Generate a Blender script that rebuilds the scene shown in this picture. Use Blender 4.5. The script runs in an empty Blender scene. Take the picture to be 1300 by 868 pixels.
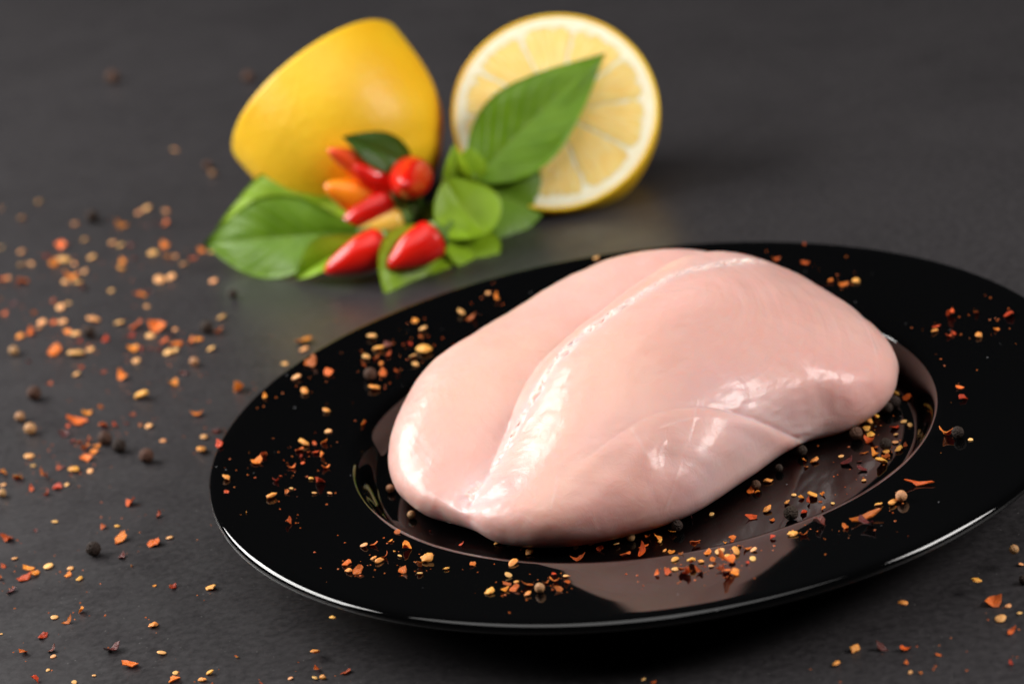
import bpy, bmesh, math, random
import numpy as np
from mathutils import Vector, Matrix, noise

# ------------------------------------------------------------------ camera, light, exposure
S = bpy.context.scene
COL = S.collection
random.seed(11); RNG = np.random.default_rng(11)

cam = bpy.data.cameras.new('camera'); camo = bpy.data.objects.new('camera', cam); COL.objects.link(camo)
RT, UP, FW = Vector((0.987209, -0.061066, -0.147270)), Vector((0.159429, 0.378132, 0.911920)), Vector((0.000000, 0.923735, -0.383032))
M = Matrix((RT, UP, -FW)).transposed().to_4x4(); M.translation = Vector((-0.036806, -0.731323, 0.353119))
camo.matrix_world = M
cam.sensor_width = 36; cam.lens = 3200 / 1300 * 36
cam.clip_start = .05; cam.clip_end = 50
cam.dof.use_dof = True; cam.dof.focus_distance = .748
cam.dof.aperture_fstop = cam.lens / 1000 / .0097; cam.dof.aperture_blades = 9
S.camera = camo
S.view_settings.view_transform = 'Standard'; S.view_settings.look = 'None'
S.view_settings.exposure = .32; S.view_settings.gamma = 1
S.cycles.max_bounces = 10; S.cycles.use_denoising = True
S.cycles.caustics_reflective = False; S.cycles.caustics_refractive = False

W = bpy.data.worlds.new('World'); S.world = W; W.use_nodes = True
W.node_tree.nodes['Background'].inputs[0].default_value = (.9, .95, 1, 1)
W.node_tree.nodes['Background'].inputs[1].default_value = .012

def softbox(name, loc, aim, sx, sy, power, color):
    l = bpy.data.lights.new(name, 'AREA'); l.shape = 'RECTANGLE'; l.size = sx; l.size_y = sy
    l.energy = power; l.color = color
    o = bpy.data.objects.new(name, l); COL.objects.link(o); o.location = loc
    o.rotation_euler = (Vector(aim) - Vector(loc)).to_track_quat('-Z', 'Y').to_euler()
# a bank of five bars on the left, a plain softbox on the right, a weak one overhead
for q in range(5):
    softbox('key_bar', (-.90 + .09 * (q - 2) * .5, .44, .62 + .09 * (q - 2) * .86), (-.02, .24, .03), 1.10, .062, 3.5, (1, .98, .955))
softbox('side_softbox', (.84, -.26, .62), (0, .02, .03), .42, .36, 7.6, (1, .965, .935))
softbox('top_softbox', (-.20, -.10, 1.30), (0, .15, .03), 1.3, 1.1, 7.5, (1, .98, .96))

# ------------------------------------------------------------------ helpers
def tag(o, label=None, cat=None, group=None, kind=None):
    for k, v in (('label', label), ('category', cat), ('group', group), ('kind', kind)):
        if v: o[k] = v
    return o

def mesh_obj(name, verts, faces, mat, parent=None, smooth=True, uvs=None):
    me = bpy.data.meshes.new(name)
    me.from_pydata([tuple(map(float, v)) for v in verts], [], [tuple(map(int, f)) for f in faces])
    if smooth: me.polygons.foreach_set('use_smooth', [True] * len(me.polygons))
    if uvs is not None:
        u = me.uv_layers.new(name='UVMap')
        li = np.zeros(len(me.loops), int); me.loops.foreach_get('vertex_index', li)
        u.data.foreach_set('uv', np.asarray(uvs, float)[li].ravel())
    if mat: me.materials.append(mat)
    me.update()
    o = bpy.data.objects.new(name, me); COL.objects.link(o)
    if parent: o.parent = parent
    return o

def empty(name, loc=(0, 0, 0)):
    o = bpy.data.objects.new(name, None); COL.objects.link(o); o.location = loc; o.empty_display_size = .01
    return o

def grid_faces(r, c, closed=True, flip=False, off=0):
    F = []
    for i in range(r - 1):
        for j in range(c if closed else c - 1):
            a, b = off + i * c + j, off + i * c + (j + 1) % c
            q = (a, b, b + c, a + c)
            F.append(q[::-1] if flip else q)
    return F

def lathe(profile, n):
    V = []; F = []
    for r, z in profile:
        for j in range(n):
            a = 2 * math.pi * j / n
            V.append((r * math.cos(a), r * math.sin(a), z))
    F = grid_faces(len(profile), n)
    return V, F

class NT:
    """small wrapper for building a material's node tree"""
    def __init__(s, name):
        s.m = bpy.data.materials.new(name); s.m.use_nodes = True; s.t = s.m.node_tree; s.n = s.t.nodes
        s.b = s.n['Principled BSDF']; s.out = s.n['Material Output']
    def new(s, typ, **kw):
        n = s.n.new(typ)
        for k, v in kw.items():
            if k.startswith('i_'): n.inputs[k[2:].replace('_', ' ')].default_value = v
            else: setattr(n, k, v)
        return n
    def link(s, a, b): s.t.links.new(a, b)
    def set(s, **kw):
        for k, v in kw.items(): s.b.inputs[k.replace('_', ' ')].default_value = v
    def coord(s, which='Object', scale=(1, 1, 1), rot=(0, 0, 0)):
        c = s.new('ShaderNodeTexCoord'); mp = s.new('ShaderNodeMapping')
        mp.inputs['Scale'].default_value = scale; mp.inputs['Rotation'].default_value = rot
        s.link(c.outputs[which], mp.inputs[0]); return mp.outputs[0]
    def noise(s, vec, scale, detail=4, rough=.55, dist=0):
        n = s.new('ShaderNodeTexNoise'); n.inputs['Scale'].default_value = scale; n.inputs['Detail'].default_value = detail
        n.inputs['Roughness'].default_value = rough; n.inputs['Distortion'].default_value = dist
        if vec is not None: s.link(vec, n.inputs['Vector'])
        return n.outputs['Fac']
    def ramp(s, fac, stops):
        r = s.new('ShaderNodeValToRGB'); e = r.color_ramp.elements
        while len(e) < len(stops): e.new(.5)
        for x, (p, c) in zip(e, stops):
            x.position = p; x.color = (c[0], c[1], c[2], 1) if hasattr(c, '__len__') else (c, c, c, 1)
        s.link(fac, r.inputs[0]); return r.outputs[0]
    def mix(s, fac, a, b, blend='MIX'):
        m = s.new('ShaderNodeMix', data_type='RGBA', blend_type=blend)
        for v, i in ((fac, 0), (a, 6), (b, 7)):
            if isinstance(v, (int, float)): m.inputs[i].default_value = v
            elif isinstance(v, tuple): m.inputs[i].default_value = (*v[:3], 1)
            else: s.link(v, m.inputs[i])
        return m.outputs[2]
    def math(s, op, a, b=0.):
        m = s.new('ShaderNodeMath', operation=op)
        for v, i in ((a, 0), (b, 1)):
            if isinstance(v, (int, float)): m.inputs[i].default_value = v
            else: s.link(v, m.inputs[i])
        return m.outputs[0]
    def bump(s, h, strength=.3, dist=.001, normal=None):
        b = s.new('ShaderNodeBump'); b.inputs['Strength'].default_value = strength; b.inputs['Distance'].default_value = dist
        s.link(h, b.inputs['Height'])
        if normal: s.link(normal, b.inputs['Normal'])
        return b.outputs[0]
    def attr(s, name):
        a = s.new('ShaderNodeAttribute'); a.attribute_name = name; return a.outputs['Fac']

# ------------------------------------------------------------------ materials
def mat_table():
    m = NT('slate_top'); v = m.coord('Object')
    n1 = m.noise(v, 11, 8, .68, .4); n2 = m.noise(v, 420, 3, .6); n3 = m.noise(v, 60, 5, .65)
    c = m.ramp(n1, [(.3, (.0160, .0147, .0157)), (.7, (.0315, .0290, .0305))])
    c = m.mix(m.ramp(n2, [(.35, 0), (.75, 1)]), c, (.043, .0395, .0415))
    c = m.mix(m.ramp(n3, [(.55, 0), (.75, .45)]), c, (.016, .0148, .0157))
    sp = m.noise(v, 950, 1, .5); c = m.mix(m.ramp(sp, [(.74, 0), (.79, .8)]), c, (.13, .125, .12))
    m.link(c, m.b.inputs['Base Color'])
    m.link(m.ramp(n3, [(.3, .29), (.7, .42)]), m.b.inputs['Roughness'])
    m.set(Specular_IOR_Level=.5)
    h = m.math('ADD', m.math('MULTIPLY', n2, .5), m.math('MULTIPLY', n3, .25))
    m.link(m.bump(h, .16, .0004), m.b.inputs['Normal'])
    return m.m

def mat_plate():
    m = NT('black_glaze'); v = m.coord('Object')
    m.set(Roughness=.035, IOR=1.52)
    # lint and dust lying on the glaze
    vo = m.new('ShaderNodeTexVoronoi', feature='F1'); vo.inputs['Scale'].default_value = 330; m.link(v, vo.inputs['Vector'])
    pick = m.new('ShaderNodeSeparateColor'); m.link(vo.outputs['Color'], pick.inputs[0])
    dot = m.math('MULTIPLY', m.math('LESS_THAN', vo.outputs['Distance'], .085), m.math('GREATER_THAN', pick.outputs[0], .90))
    dot = m.math('MULTIPLY', dot, m.ramp(m.noise(v, 14, 3), [(.42, 0), (.62, 1)]))
    m.link(m.mix(dot, (.0010, .0010, .0011), (.22, .22, .23)), m.b.inputs['Base Color'])
    m.link(m.math('ADD', m.math('MULTIPLY', dot, .5), .035), m.b.inputs['Roughness'])
    return m.m

def mat_chicken():
    m = NT('raw_chicken'); v = m.coord('Object')
    big = m.noise(v, 26, 4, .55); mid = m.noise(v, 95, 5, .6, .4)
    c = m.mix(m.ramp(big, [(.35, 0), (.68, 1)]), (.715, .398, .345), (.735, .435, .378))
    c = m.mix(m.ramp(mid, [(.4, 0), (.75, .3)]), c, (.74, .475, .435))
    c = m.mix(m.math('MULTIPLY', m.attr('peach'), .6), c, (.765, .485, .375))
    c = m.mix(m.math('MULTIPLY', m.attr('rose'), .55), c, (.67, .355, .335))
    c = m.mix(m.attr('memb'), c, (.74, .54, .53))
    c = m.mix(m.attr('fat'), c, (.82, .66, .60))
    m.link(c, m.b.inputs['Base Color'])
    m.set(Subsurface_Weight=1.0, Subsurface_Scale=.006, Roughness=.36, IOR=1.39, Coat_Weight=.55, Coat_Roughness=.13, Coat_IOR=1.36)
    m.b.inputs['Subsurface Radius'].default_value = (1, .42, .28)
    # muscle fibre: fine stretched relief + soft wet unevenness
    uv = m.new('ShaderNodeUVMap'); mp = m.new('ShaderNodeMapping'); mp.inputs['Scale'].default_value = (9, 90, 1); m.link(uv.outputs[0], mp.inputs[0])
    fib = m.noise(mp.outputs[0], 1.6, 5, .6, .3)
    wet = m.noise(v, 170, 5, .6, .8); pores = m.noise(v, 900, 2, .5)
    h = m.math('ADD', m.math('MULTIPLY', fib, .10), m.math('ADD', m.math('MULTIPLY', wet, .9), m.math('MULTIPLY', pores, .10)))
    nb = m.bump(h, .32, .0009)
    m.link(nb, m.b.inputs['Normal'])
    m.link(m.bump(m.math('ADD', m.math('MULTIPLY', wet, .9), m.math('MULTIPLY', fib, .10)), .22, .0009), m.b.inputs['Coat Normal'])
    m.link(m.math('ADD', m.ramp(mid, [(.3, .34), (.7, .50)]), m.math('MULTIPLY', m.attr('fat'), .25)), m.b.inputs['Roughness'])
    m.link(m.math('SUBTRACT', .36, m.math('MULTIPLY', m.attr('fat'), .33)), m.b.inputs['Coat Weight'])
    return m.m

def mat_simple(name, col, rough=.5, sss=0., rad=(1, .5, .3), scale=.002, noise_scale=0, col2=None, bump=0., bscale=200, coat=0., rnd=None, spec=.5):
    m = NT(name); v = m.coord('Object')
    c = None
    if col2:
        c = m.mix(m.ramp(m.noise(v, noise_scale, 4, .6), [(.35, 0), (.68, 1)]), col, col2)
    if rnd:
        oi = m.new('ShaderNodeObjectInfo')
        hs = m.new('ShaderNodeHueSaturation')
        m.link(m.math('ADD', m.math('MULTIPLY', oi.outputs['Random'], rnd[0]), .494 - rnd[0] / 2), hs.inputs['Hue'])
        r2 = m.math('FRACT', m.math('MULTIPLY', oi.outputs['Random'], 37.7))
        m.link(m.math('ADD', m.math('MULTIPLY', r2, rnd[1]), 1 - rnd[1] / 2), hs.inputs['Value'])
        if c is None: hs.inputs['Color'].default_value = (*col, 1)
        else: m.link(c, hs.inputs['Color'])
        c = hs.outputs[0]
    if c is None: m.b.inputs['Base Color'].default_value = (*col, 1)
    else: m.link(c, m.b.inputs['Base Color'])
    m.set(Roughness=rough, Coat_Weight=coat, Coat_Roughness=.12, Specular_IOR_Level=spec)
    if sss:
        m.set(Subsurface_Weight=sss, Subsurface_Scale=scale); m.b.inputs['Subsurface Radius'].default_value = rad
    if bump:
        m.link(m.bump(m.noise(v, bscale, 3, .55), bump, .0006), m.b.inputs['Normal'])
    return m.m

def mat_leaf(name, col, col2, vein):
    m = NT(name); uv = m.new('ShaderNodeUVMap'); sx = m.new('ShaderNodeSeparateXYZ'); m.link(uv.outputs[0], sx.inputs[0])
    u, w = sx.outputs[0], sx.outputs[1]
    aw = m.math('ABSOLUTE', m.math('SUBTRACT', w, .5))
    mid = m.ramp(aw, [(0, 1), (.022, 0)])
    ph = m.math('SUBTRACT', m.math('MULTIPLY', u, 9.), m.math('MULTIPLY', aw, 5.5))
    side = m.ramp(m.math('ABSOLUTE', m.math('SUBTRACT', m.math('FRACT', ph), .5)), [(0, .75), (.07, 0)])
    v = m.coord('Object'); n = m.noise(v, 120, 4, .6)
    c = m.mix(m.ramp(n, [(.3, 0), (.7, 1)]), col, col2)
    c = m.mix(m.math('MULTIPLY', m.math('MAXIMUM', mid, side), .5), c, vein)
    m.link(c, m.b.inputs['Base Color']); m.set(Roughness=.40, Specular_IOR_Level=.34)
    h = m.math('SUBTRACT', m.math('MULTIPLY', n, .35), m.math('MAXIMUM', mid, side))
    m.link(m.bump(h, .5, .0006), m.b.inputs['Normal'])
    tr = m.new('ShaderNodeBsdfTranslucent'); m.link(m.mix(.5, c, (.30, .42, .02)), tr.inputs[0])
    mx = m.new('ShaderNodeMixShader'); mx.inputs[0].default_value = .28
    m.link(m.b.outputs[0], mx.inputs[1]); m.link(tr.outputs[0], mx.inputs[2]); m.link(mx.outputs[0], m.out.inputs[0])
    return m.m

def mat_flesh():
    m = NT('lemon_flesh'); uv = m.new('ShaderNodeUVMap'); mp = m.new('ShaderNodeMapping'); mp.inputs['Scale'].default_value = (1.6, 17, 1); m.link(uv.outputs[0], mp.inputs[0])
    n = m.noise(mp.outputs[0], 2.2, 4, .55, .3); v = m.coord('Object')
    c = m.ramp(n, [(.24, (.95, .58, .13)), (.50, (.97, .66, .19)), (.78, (.99, .82, .42))])
    m.link(c, m.b.inputs['Base Color'])
    m.set(Roughness=.26, Subsurface_Weight=.7, Subsurface_Scale=.004); m.b.inputs['Subsurface Radius'].default_value = (1, .7, .25)
    m.link(m.bump(n, .6, .0012), m.b.inputs['Normal'])
    return m.m

def mat_juice():
    m = NT('clear_juice'); m.set(Roughness=.02, IOR=1.34, Transmission_Weight=1.0)
    m.b.inputs['Base Color'].default_value = (.98, .93, .92, 1); return m.m

M_TABLE, M_PLATE, M_CHICKEN = mat_table(), mat_plate(), mat_chicken()
M_PEEL = mat_simple('lemon_peel', (.95, .51, .009), .44, .35, (1, .6, .1), .003, 14, (.97, .62, .020), .7, 300)
M_PITH = mat_simple('lemon_pith', (.93, .82, .56), .6, .5, (1, .8, .5), .003, 180, (.95, .87, .66), .3, 500)
M_FLESH = mat_flesh()
M_RED = mat_simple('chili_red', (.72, .007, .003), .24, .25, (1, .12, .08), .002, 60, (.70, .018, .008), .03, 200, .25, spec=.32)
M_SCARLET = mat_simple('chili_scarlet', (.78, .055, .010), .24, .25, (1, .2, .08), .002, 60, (.80, .09, .012), .03, 200, .5)
M_ORANGE = mat_simple('chili_orange', (.90, .21, .006), .30, .3, (1, .4, .1), .002, 60, (.92, .30, .010), .03, 200, .3, spec=.3)
M_YELLOW = mat_simple('chili_yellow', (.88, .52, .06), .3, .3, (1, .6, .2), .002, 60, (.88, .58, .10), .03, 200, .4)
M_STEM = mat_simple('chili_stem', (.09, .17, .025), .5, .2, (.5, 1, .2), .001, 200, (.13, .22, .035), .2, 500)
M_LEAF = mat_leaf('leaf_green', (.115, .245, .005), (.165, .315, .010), (.29, .42, .08))
M_LEAF_DARK = mat_leaf('leaf_dark_green', (.045, .110, .006), (.062, .140, .008), (.10, .19, .03))
M_LEAF_LIGHT = mat_leaf('leaf_light_green', (.27, .46, .012), (.33, .53, .020), (.42, .56, .10))
M_SEED = mat_simple('seed_pale', (.84, .37, .09), .5, .25, (1, .6, .3), .0008, 900, (.93, .56, .22), .3, 1500, rnd=(.025, .3))
M_CHUNK = mat_simple('seed_golden', (.86, .31, .025), .42, .3, (1, .5, .2), .0008, 800, (.94, .52, .12), .35, 1400, rnd=(.025, .25))
M_FO = mat_simple('flake_orange', (.78, .19, .012), .38, .2, (1, .3, .1), .0008, 700, (.88, .33, .045), .4, 1500, rnd=(.03, .4), spec=.3)
M_FR = mat_simple('flake_red', (.40, .058, .006), .36, .10, (1, .2, .1), .0008, 700, (.62, .15, .012), .4, 1500, rnd=(.03, .7), spec=.28)
M_FD = mat_simple('flake_maroon', (.085, .014, .008), .35, 0, (1, .2, .1), .0008, 700, (.15, .022, .010), .4, 1500, rnd=(.02, .5))
M_PB = mat_simple('peppercorn_black', (.020, .012, .008), .55, 0, (1, 1, 1), .001, 600, (.060, .038, .026), .4, 1600, rnd=(.02, .5), spec=.25)
M_PN = mat_simple('peppercorn_brown', (.055, .026, .014), .5, 0, (1, 1, 1), .001, 600, (.14, .075, .042), .4, 1600, rnd=(.02, .4), spec=.25)
M_PT = mat_simple('peppercorn_tan', (.40, .19, .065), .5, .15, (1, .5, .3), .001, 600, (.58, .33, .14), .3, 1600, rnd=(.02, .3))
M_JUICE = mat_juice()
M_FAT = mat_simple('seam_fat', (.76, .47, .42), .5, 0, (1, .5, .35), .004, 240, (.83, .62, .55), .3, 900, coat=0, spec=.2)

# ------------------------------------------------------------------ the tabletop and the plate
n = 60
xs = np.linspace(-2.2, 2.2, n)
V = [(x, y + .9, 0) for y in xs for x in xs]
tag(mesh_obj('tabletop', V, grid_faces(n, n, False), M_TABLE), kind='structure', label='dark grey slate tabletop with fine grain')

def plate_z(r):
    if r < .0855: return .006
    if r < .0945:
        t = (r - .0855) / .009; return .006 + .0105 * (t * t * (3 - 2 * t))
    return .0165 + (r - .0945) / .0455 * .0055

prof = [(.0001, .006), (.03, .006), (.06, .006), (.08, .006), (.084, .00602)]
prof += [(.0855 + .009 * t, plate_z(.0855 + .009 * t)) for t in np.linspace(0, 1, 14)]
prof += [(.0951, .01672), (.096, .01686), (.1, plate_z(.1)), (.11, plate_z(.11)), (.125, plate_z(.125)), (.1335, plate_z(.1335)), (.1355, .02150), (.1372, .02155)]
prof += [(.1372 + .0018 * math.sin(a), .01975 + .0018 * math.cos(a)) for a in np.linspace(.2, 2.0, 12)]
prof += [(.136, .0184), (.12, .0152), (.1, .0112), (.094, .0085), (.088, .0035), (.086, .0006), (.0845, 0.0), (.082, .0006), (.08, .003), (.0001, .003)]
V, F = lathe(prof, 256)
F = [f[::-1] for f in F]
tag(mesh_obj('dinner_plate', V, F, M_PLATE), 'round glossy black plate with wide rim under the raw chicken breast', 'plate')

# ------------------------------------------------------------------ the chicken breast
def smoothstep(a, b, x):
    t = np.clip((x - a) / (b - a), 0, 1)
    return t * t * (3 - 2 * t)

CH_C = np.array([0.4, 0.9])
CH_OUT = [(8.5, 2.2), (8.4, 0.6), (7.8, -0.75), (6.7, -1.65), (5.5, -2.0), (4.4, -2.75), (2.9, -4.2), (0.6, -6.1), (-2.0, -6.75),
          (-3.8, -6.55), (-5.2, -5.8), (-5.9, -4.75), (-6.6, -3.95), (-7.45, -3.0), (-8.1, -1.3), (-8.1, 0.5), (-7.5, 2.6), (-5.9, 4.8),
          (-3.9, 7.0), (-1.4, 9.2), (1.4, 10.1), (3.6, 9.9), (5.3, 8.4), (6.8, 6.2), (7.95, 4.2)]
CH_H = [(-3.4, -4.6, 3.9), (-1.0, -2.4, 5.15), (1.6, -0.2, 5.5), (4.2, 1.8, 5.6), (6.3, 2.9, 4.65), (3.2, 4.4, 5.4), (-2.4, -1.6, 5.1), (-.6, 1.6, 5.2), (2.0, 4.6, 5.4), (-0.6, -5.2, 4.4), (2.2, -3.0, 4.8),
        (-7.0, -1.2, 3.8), (-6.0, 1.6, 5.15), (-4.2, 4.2, 4.7), (-1.4, 6.6, 5.15), (1.6, 8.0, 5.65), (3.8, 7.6, 6.0), (5.6, 5.8, 5.0),
        (-5.4, -3.6, 3.2), (-4.2, -1.4, 3.9), (-2.6, 1.6, 4.4), (0.2, 4.6, 4.7), (5.0, -0.8, 4.5), (7.2, 0.6, 4.15)]
CH_GROOVE = [(-6.0, -5.0), (-5.2, -3.6), (-4.3, -1.9), (-3.2, 0.2), (-1.6, 2.8), (0.4, 5.0), (2.4, 6.6), (4.2, 7.4), (5.6, 7.7)]

def spline(pts, n=40, closed=False):
    P = np.array(pts, float); m = len(P); out = []
    for i in range(m if closed else m - 1):
        if closed: a, b, c, d = P[i - 1], P[i], P[(i + 1) % m], P[(i + 2) % m]
        else: a, b, c, d = P[max(i - 1, 0)], P[i], P[i + 1], P[min(i + 2, m - 1)]
        t = np.linspace(0, 1, n, endpoint=False)[:, None]
        out.append(.5 * (2 * b + (c - a) * t + (2 * a - 5 * b + 4 * c - d) * t**2 + (3 * b - a - 3 * c + d) * t**3))
    if not closed: out.append(P[-1:])
    return np.concatenate(out)

def rbf(pts, x, y):
    P = np.array(pts, float)
    def k(r2): return np.exp(-r2 / (2 * 3.6**2))
    D = ((P[:, None, :2] - P[None, :, :2])**2).sum(-1)
    m = P[:, 2].mean()
    w = np.linalg.solve(k(D) + .08 * np.eye(len(P)), P[:, 2] - m)
    z = np.full(np.shape(x), m)
    for i in range(len(P)): z = z + w[i] * k((x - P[i, 0])**2 + (y - P[i, 1])**2)
    return z

def side_dist(poly, x, y):
    """distance to a plan polyline, the side (+ = to its right) and how far along it (0..1)"""
    L = spline(poly, 12)
    best = np.full(x.shape, 1e9); sg = np.zeros(x.shape); al = np.zeros(x.shape)
    for i in range(len(L) - 1):
        a, b = L[i], L[i + 1]; e = b - a; l2 = e @ e
        t = np.clip(((x - a[0]) * e[0] + (y - a[1]) * e[1]) / l2, 0, 1)
        dx, dy = x - a[0] - t * e[0], y - a[1] - t * e[1]
        d = np.hypot(dx, dy); k = d < best
        best[k] = d[k]; sg[k] = np.sign(dx * -e[1] * -1 + dy * e[0] * -1)[k]; al[k] = (i + t[k]) / (len(L) - 1)
    return best, sg, al

def base_chicken(N=760, R=230, U=46):
    O = spline(CH_OUT, 30, True) - CH_C
    th, rr = np.arctan2(O[:, 1], O[:, 0]), np.hypot(O[:, 0], O[:, 1])
    i = np.argsort(th); th, rr = th[i], rr[i]
    T = np.linspace(-np.pi, np.pi, N, endpoint=False)
    r = np.interp(T, np.r_[th - 2 * np.pi, th, th + 2 * np.pi], np.r_[rr, rr, rr])
    ph = np.linspace(0, np.pi / 2, R)
    n = 2.25
    s = np.sin(ph)**(2 / n); f = np.cos(ph)**(2 / n)
    kr = np.exp(-np.linspace(-2.2, 2.2, 241)**2 / 2); kr /= kr.sum(); rs = np.convolve(np.r_[r[-120:], r, r[:120]], kr, 'valid')
    re = rs + (r - rs) * (s[:, None])**8
    X = CH_C[0] + s[:, None] * re * np.cos(T); Y = CH_C[1] + s[:, None] * re * np.sin(T)
    zb = 1.55 + .35 * np.exp(-((T - np.pi / 2) / .9)**2)
    H = rbf(CH_H, X, Y)
    # main lobe swells over the groove, the back lobe rolls down into it
    d, sg, al = side_dist(CH_GROOVE, X, Y)
    env = smoothstep(-.02, .06, al) * (1 - .3 * smoothstep(.9, 1.0, al))
    dep = np.interp(al, [0, .15, .35, .6, .8, 1], [.95, .85, .75, .75, 1.1, 1.6])
    wid = np.where(sg > 0, np.interp(al, [0, .4, 1], [1.15, .9, .65]), np.interp(al, [0, .5, 1], [1.0, 1.5, 1.3]))
    H = H - dep * env * np.exp(-(d / wid)**1.25)
    Z = zb + (H - zb) * f[:, None]
    pu = np.linspace(0, np.pi / 2, U)[1:]
    ins = np.where(np.sin(T) < 0, 1.0, 1.5)
    ru = r - ins * (1 - np.cos(pu))[:, None]
    Zu = zb - (zb - .66) * np.sin(pu)[:, None] + 0 * ru
    Xu, Yu = CH_C[0] + ru * np.cos(T), CH_C[1] + ru * np.sin(T)
    V = np.stack([np.concatenate([X, Xu]), np.concatenate([Y, Yu]), np.concatenate([Z, Zu])], -1)
    return V

def grid_normals(V):
    du = np.gradient(V, axis=0); dv = np.roll(V, -1, 1) - np.roll(V, 1, 1)
    n = np.cross(du, dv); n /= np.linalg.norm(n, axis=-1, keepdims=True) + 1e-12
    n[0] = (0, 0, 1)
    return n

def vnoise(x, y, seed):
    """smooth 2-D value noise for arrays"""
    r = np.random.default_rng(seed); T = r.random((256, 256)) * 2 - 1
    xi, yi = np.floor(x).astype(int), np.floor(y).astype(int); fx, fy = x - xi, y - yi
    fx, fy = fx * fx * (3 - 2 * fx), fy * fy * (3 - 2 * fy)
    g = lambda a, b: T[a % 256, b % 256]
    return (g(xi, yi) * (1 - fx) + g(xi + 1, yi) * fx) * (1 - fy) + (g(xi, yi + 1) * (1 - fx) + g(xi + 1, yi + 1) * fx) * fy

def line_dist(P, L):
    """distance of points to a 3-D polyline, position along it (0..1) and signed side in the view from above/front"""
    L = spline(L, 10); best = np.full(len(P), 1e9); al = np.zeros(len(P)); vec = np.zeros_like(P); tan = np.zeros_like(P)
    for i in range(len(L) - 1):
        a, e = L[i], L[i + 1] - L[i]; l2 = e @ e
        if l2 < 1e-9: continue
        t = np.clip(((P - a) @ e) / l2, 0, 1); D = P - a - t[:, None] * e; d = np.linalg.norm(D, axis=1); k = d < best
        best[k] = d[k]; al[k] = ((i + t) / (len(L) - 1))[k]; vec[k] = D[k]; tan[k] = e / math.sqrt(l2)
    return best, al, vec, tan

CREASE = np.array([[4.62, -2.44, 1.16], [4.25, -2.88, 1.64], [3.7, -3.41, 2.28], [3.17, -3.74, 2.79], [2.44, -3.96, 3.26], [1.62, -4.11, 3.62], [0.79, -4.33, 3.77], [-0.1, -4.6, 3.75], [-0.98, -4.97, 3.52], [-1.79, -5.3, 3.22], [-2.46, -5.49, 2.98], [-3.2, -5.76, 2.64]])
SEAM = np.array([[-5.84, -4.39, 1.82], [-5.48, -3.91, 2.0], [-4.99, -3.44, 2.24], [-4.48, -3.03, 2.64], [-4.0, -2.41, 3.09], [-3.58, -1.99, 3.49], [-3.21, -1.68, 3.83], [-2.83, -1.25, 4.16], [-2.15, -0.71, 4.64], [-1.18, -0.25, 5.09], [-0.08, 0.47, 5.36], [0.94, 1.6, 5.39], [2.0, 2.64, 5.36], [3.02, 3.09, 5.26], [4.32, 4.22, 4.77], [5.21, 4.84, 4.26]])
VEIN = np.array([[1.6, -3.84, 3.82], [1.24, -4.69, 3.34], [0.82, -5.45, 2.83], [0.46, -6.02, 2.26], [0.1, -6.32, 1.66], [-0.08, -6.35, 1.33]])
VEINB = np.array([[-3.03, -5.44, 2.85], [-3.07, -5.9, 2.61], [-3.23, -6.22, 2.36], [-3.35, -6.45, 2.12]])
FOLD = [np.array([[-0.6, -4.78, 3.65], [-0.42, -5.24, 3.34], [-0.26, -5.7, 2.95]]),np.array([[0.4, -5.16, 3.26], [0.13, -5.53, 3.02], [0.12, -5.85, 2.7]]),np.array([[0.21, -4.92, 3.49], [0.86, -4.67, 3.51], [1.56, -4.41, 3.42]]),np.array([[8.0, 3.1, 2.42], [8.32, 2.29, 2.17], [8.26, 0.71, 2.1]]),np.array([[7.1, 3.97, 3.11], [7.6, 3.11, 2.82], [7.75, 1.26, 2.7], [7.65, -0.06, 2.46]])]
RIDGE = np.array([[-4.15, -5.7, 2.35], [-3.37, -5.09, 2.87], [-2.52, -4.5, 3.42], [-1.66, -3.9, 3.99], [-0.8, -3.24, 4.5]])
POCK = [(0.4, -5.61, 2.86, 0.45, -0.1), (-0.4, -5.56, 3.1, 0.5, 0.08), (1.78, -4.94, 2.69, 0.7, 0.07), (-5.11, -4.52, 2.12, 0.5, 0.05), (-4.59, -4.52, 2.43, 0.5, 0.06), (2.79, -2.9, 3.85, 0.5, 0.05)]
PEACH = [(-1.22, -2.62, 4.68, 2.4), (-5.14, 0.16, 3.65, 2.2), (-3.71, 2.01, 4.0, 2.0), (-2.78, -6.04, 2.59, 1.6), (-2.9, -3.64, 3.59, 1.8)]
ROSE = [(4.59, -2.59, 2.05, 1.0), (0.85, -5.92, 1.33, 1.4), (-3.94, -2.04, 3.17, 0.6), (-2.01, -6.74, 1.75, 1.2), (6.51, -1.66, 2.12, 1.6), (2.42, -3.5, 3.65, 1.2), (-4.62, -4.92, 2.36, 0.8)]
MEMB = [(2.92, -4.14, 2.25, 1.6), (-5.39, -4.89, 1.96, 0.8), (1.51, -5.42, 2.04, 1.2)]

CV = base_chicken(); nr, nc = CV.shape[:2]
CN = grid_normals(CV); P0 = CV.reshape(-1, 3); N0 = CN.reshape(-1, 3)
topmask = np.zeros((nr, nc)); topmask[:230] = 1
topf = topmask.ravel()
disp = np.zeros(len(P0)); a_fat = np.zeros(len(P0)); a_memb = np.zeros(len(P0)); a_peach = np.zeros(len(P0)); a_rose = np.zeros(len(P0))
x, y, z = P0.T
# soft unevenness of the whole muscle
disp += .03 * vnoise(x * .55 + 7, y * .55 + z * .4, 1) +   .020 * vnoise(x * 1.4, y * 1.4 + z, 2) + .006 * vnoise(x * 4, y * 4 + z * 3, 3)
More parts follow.
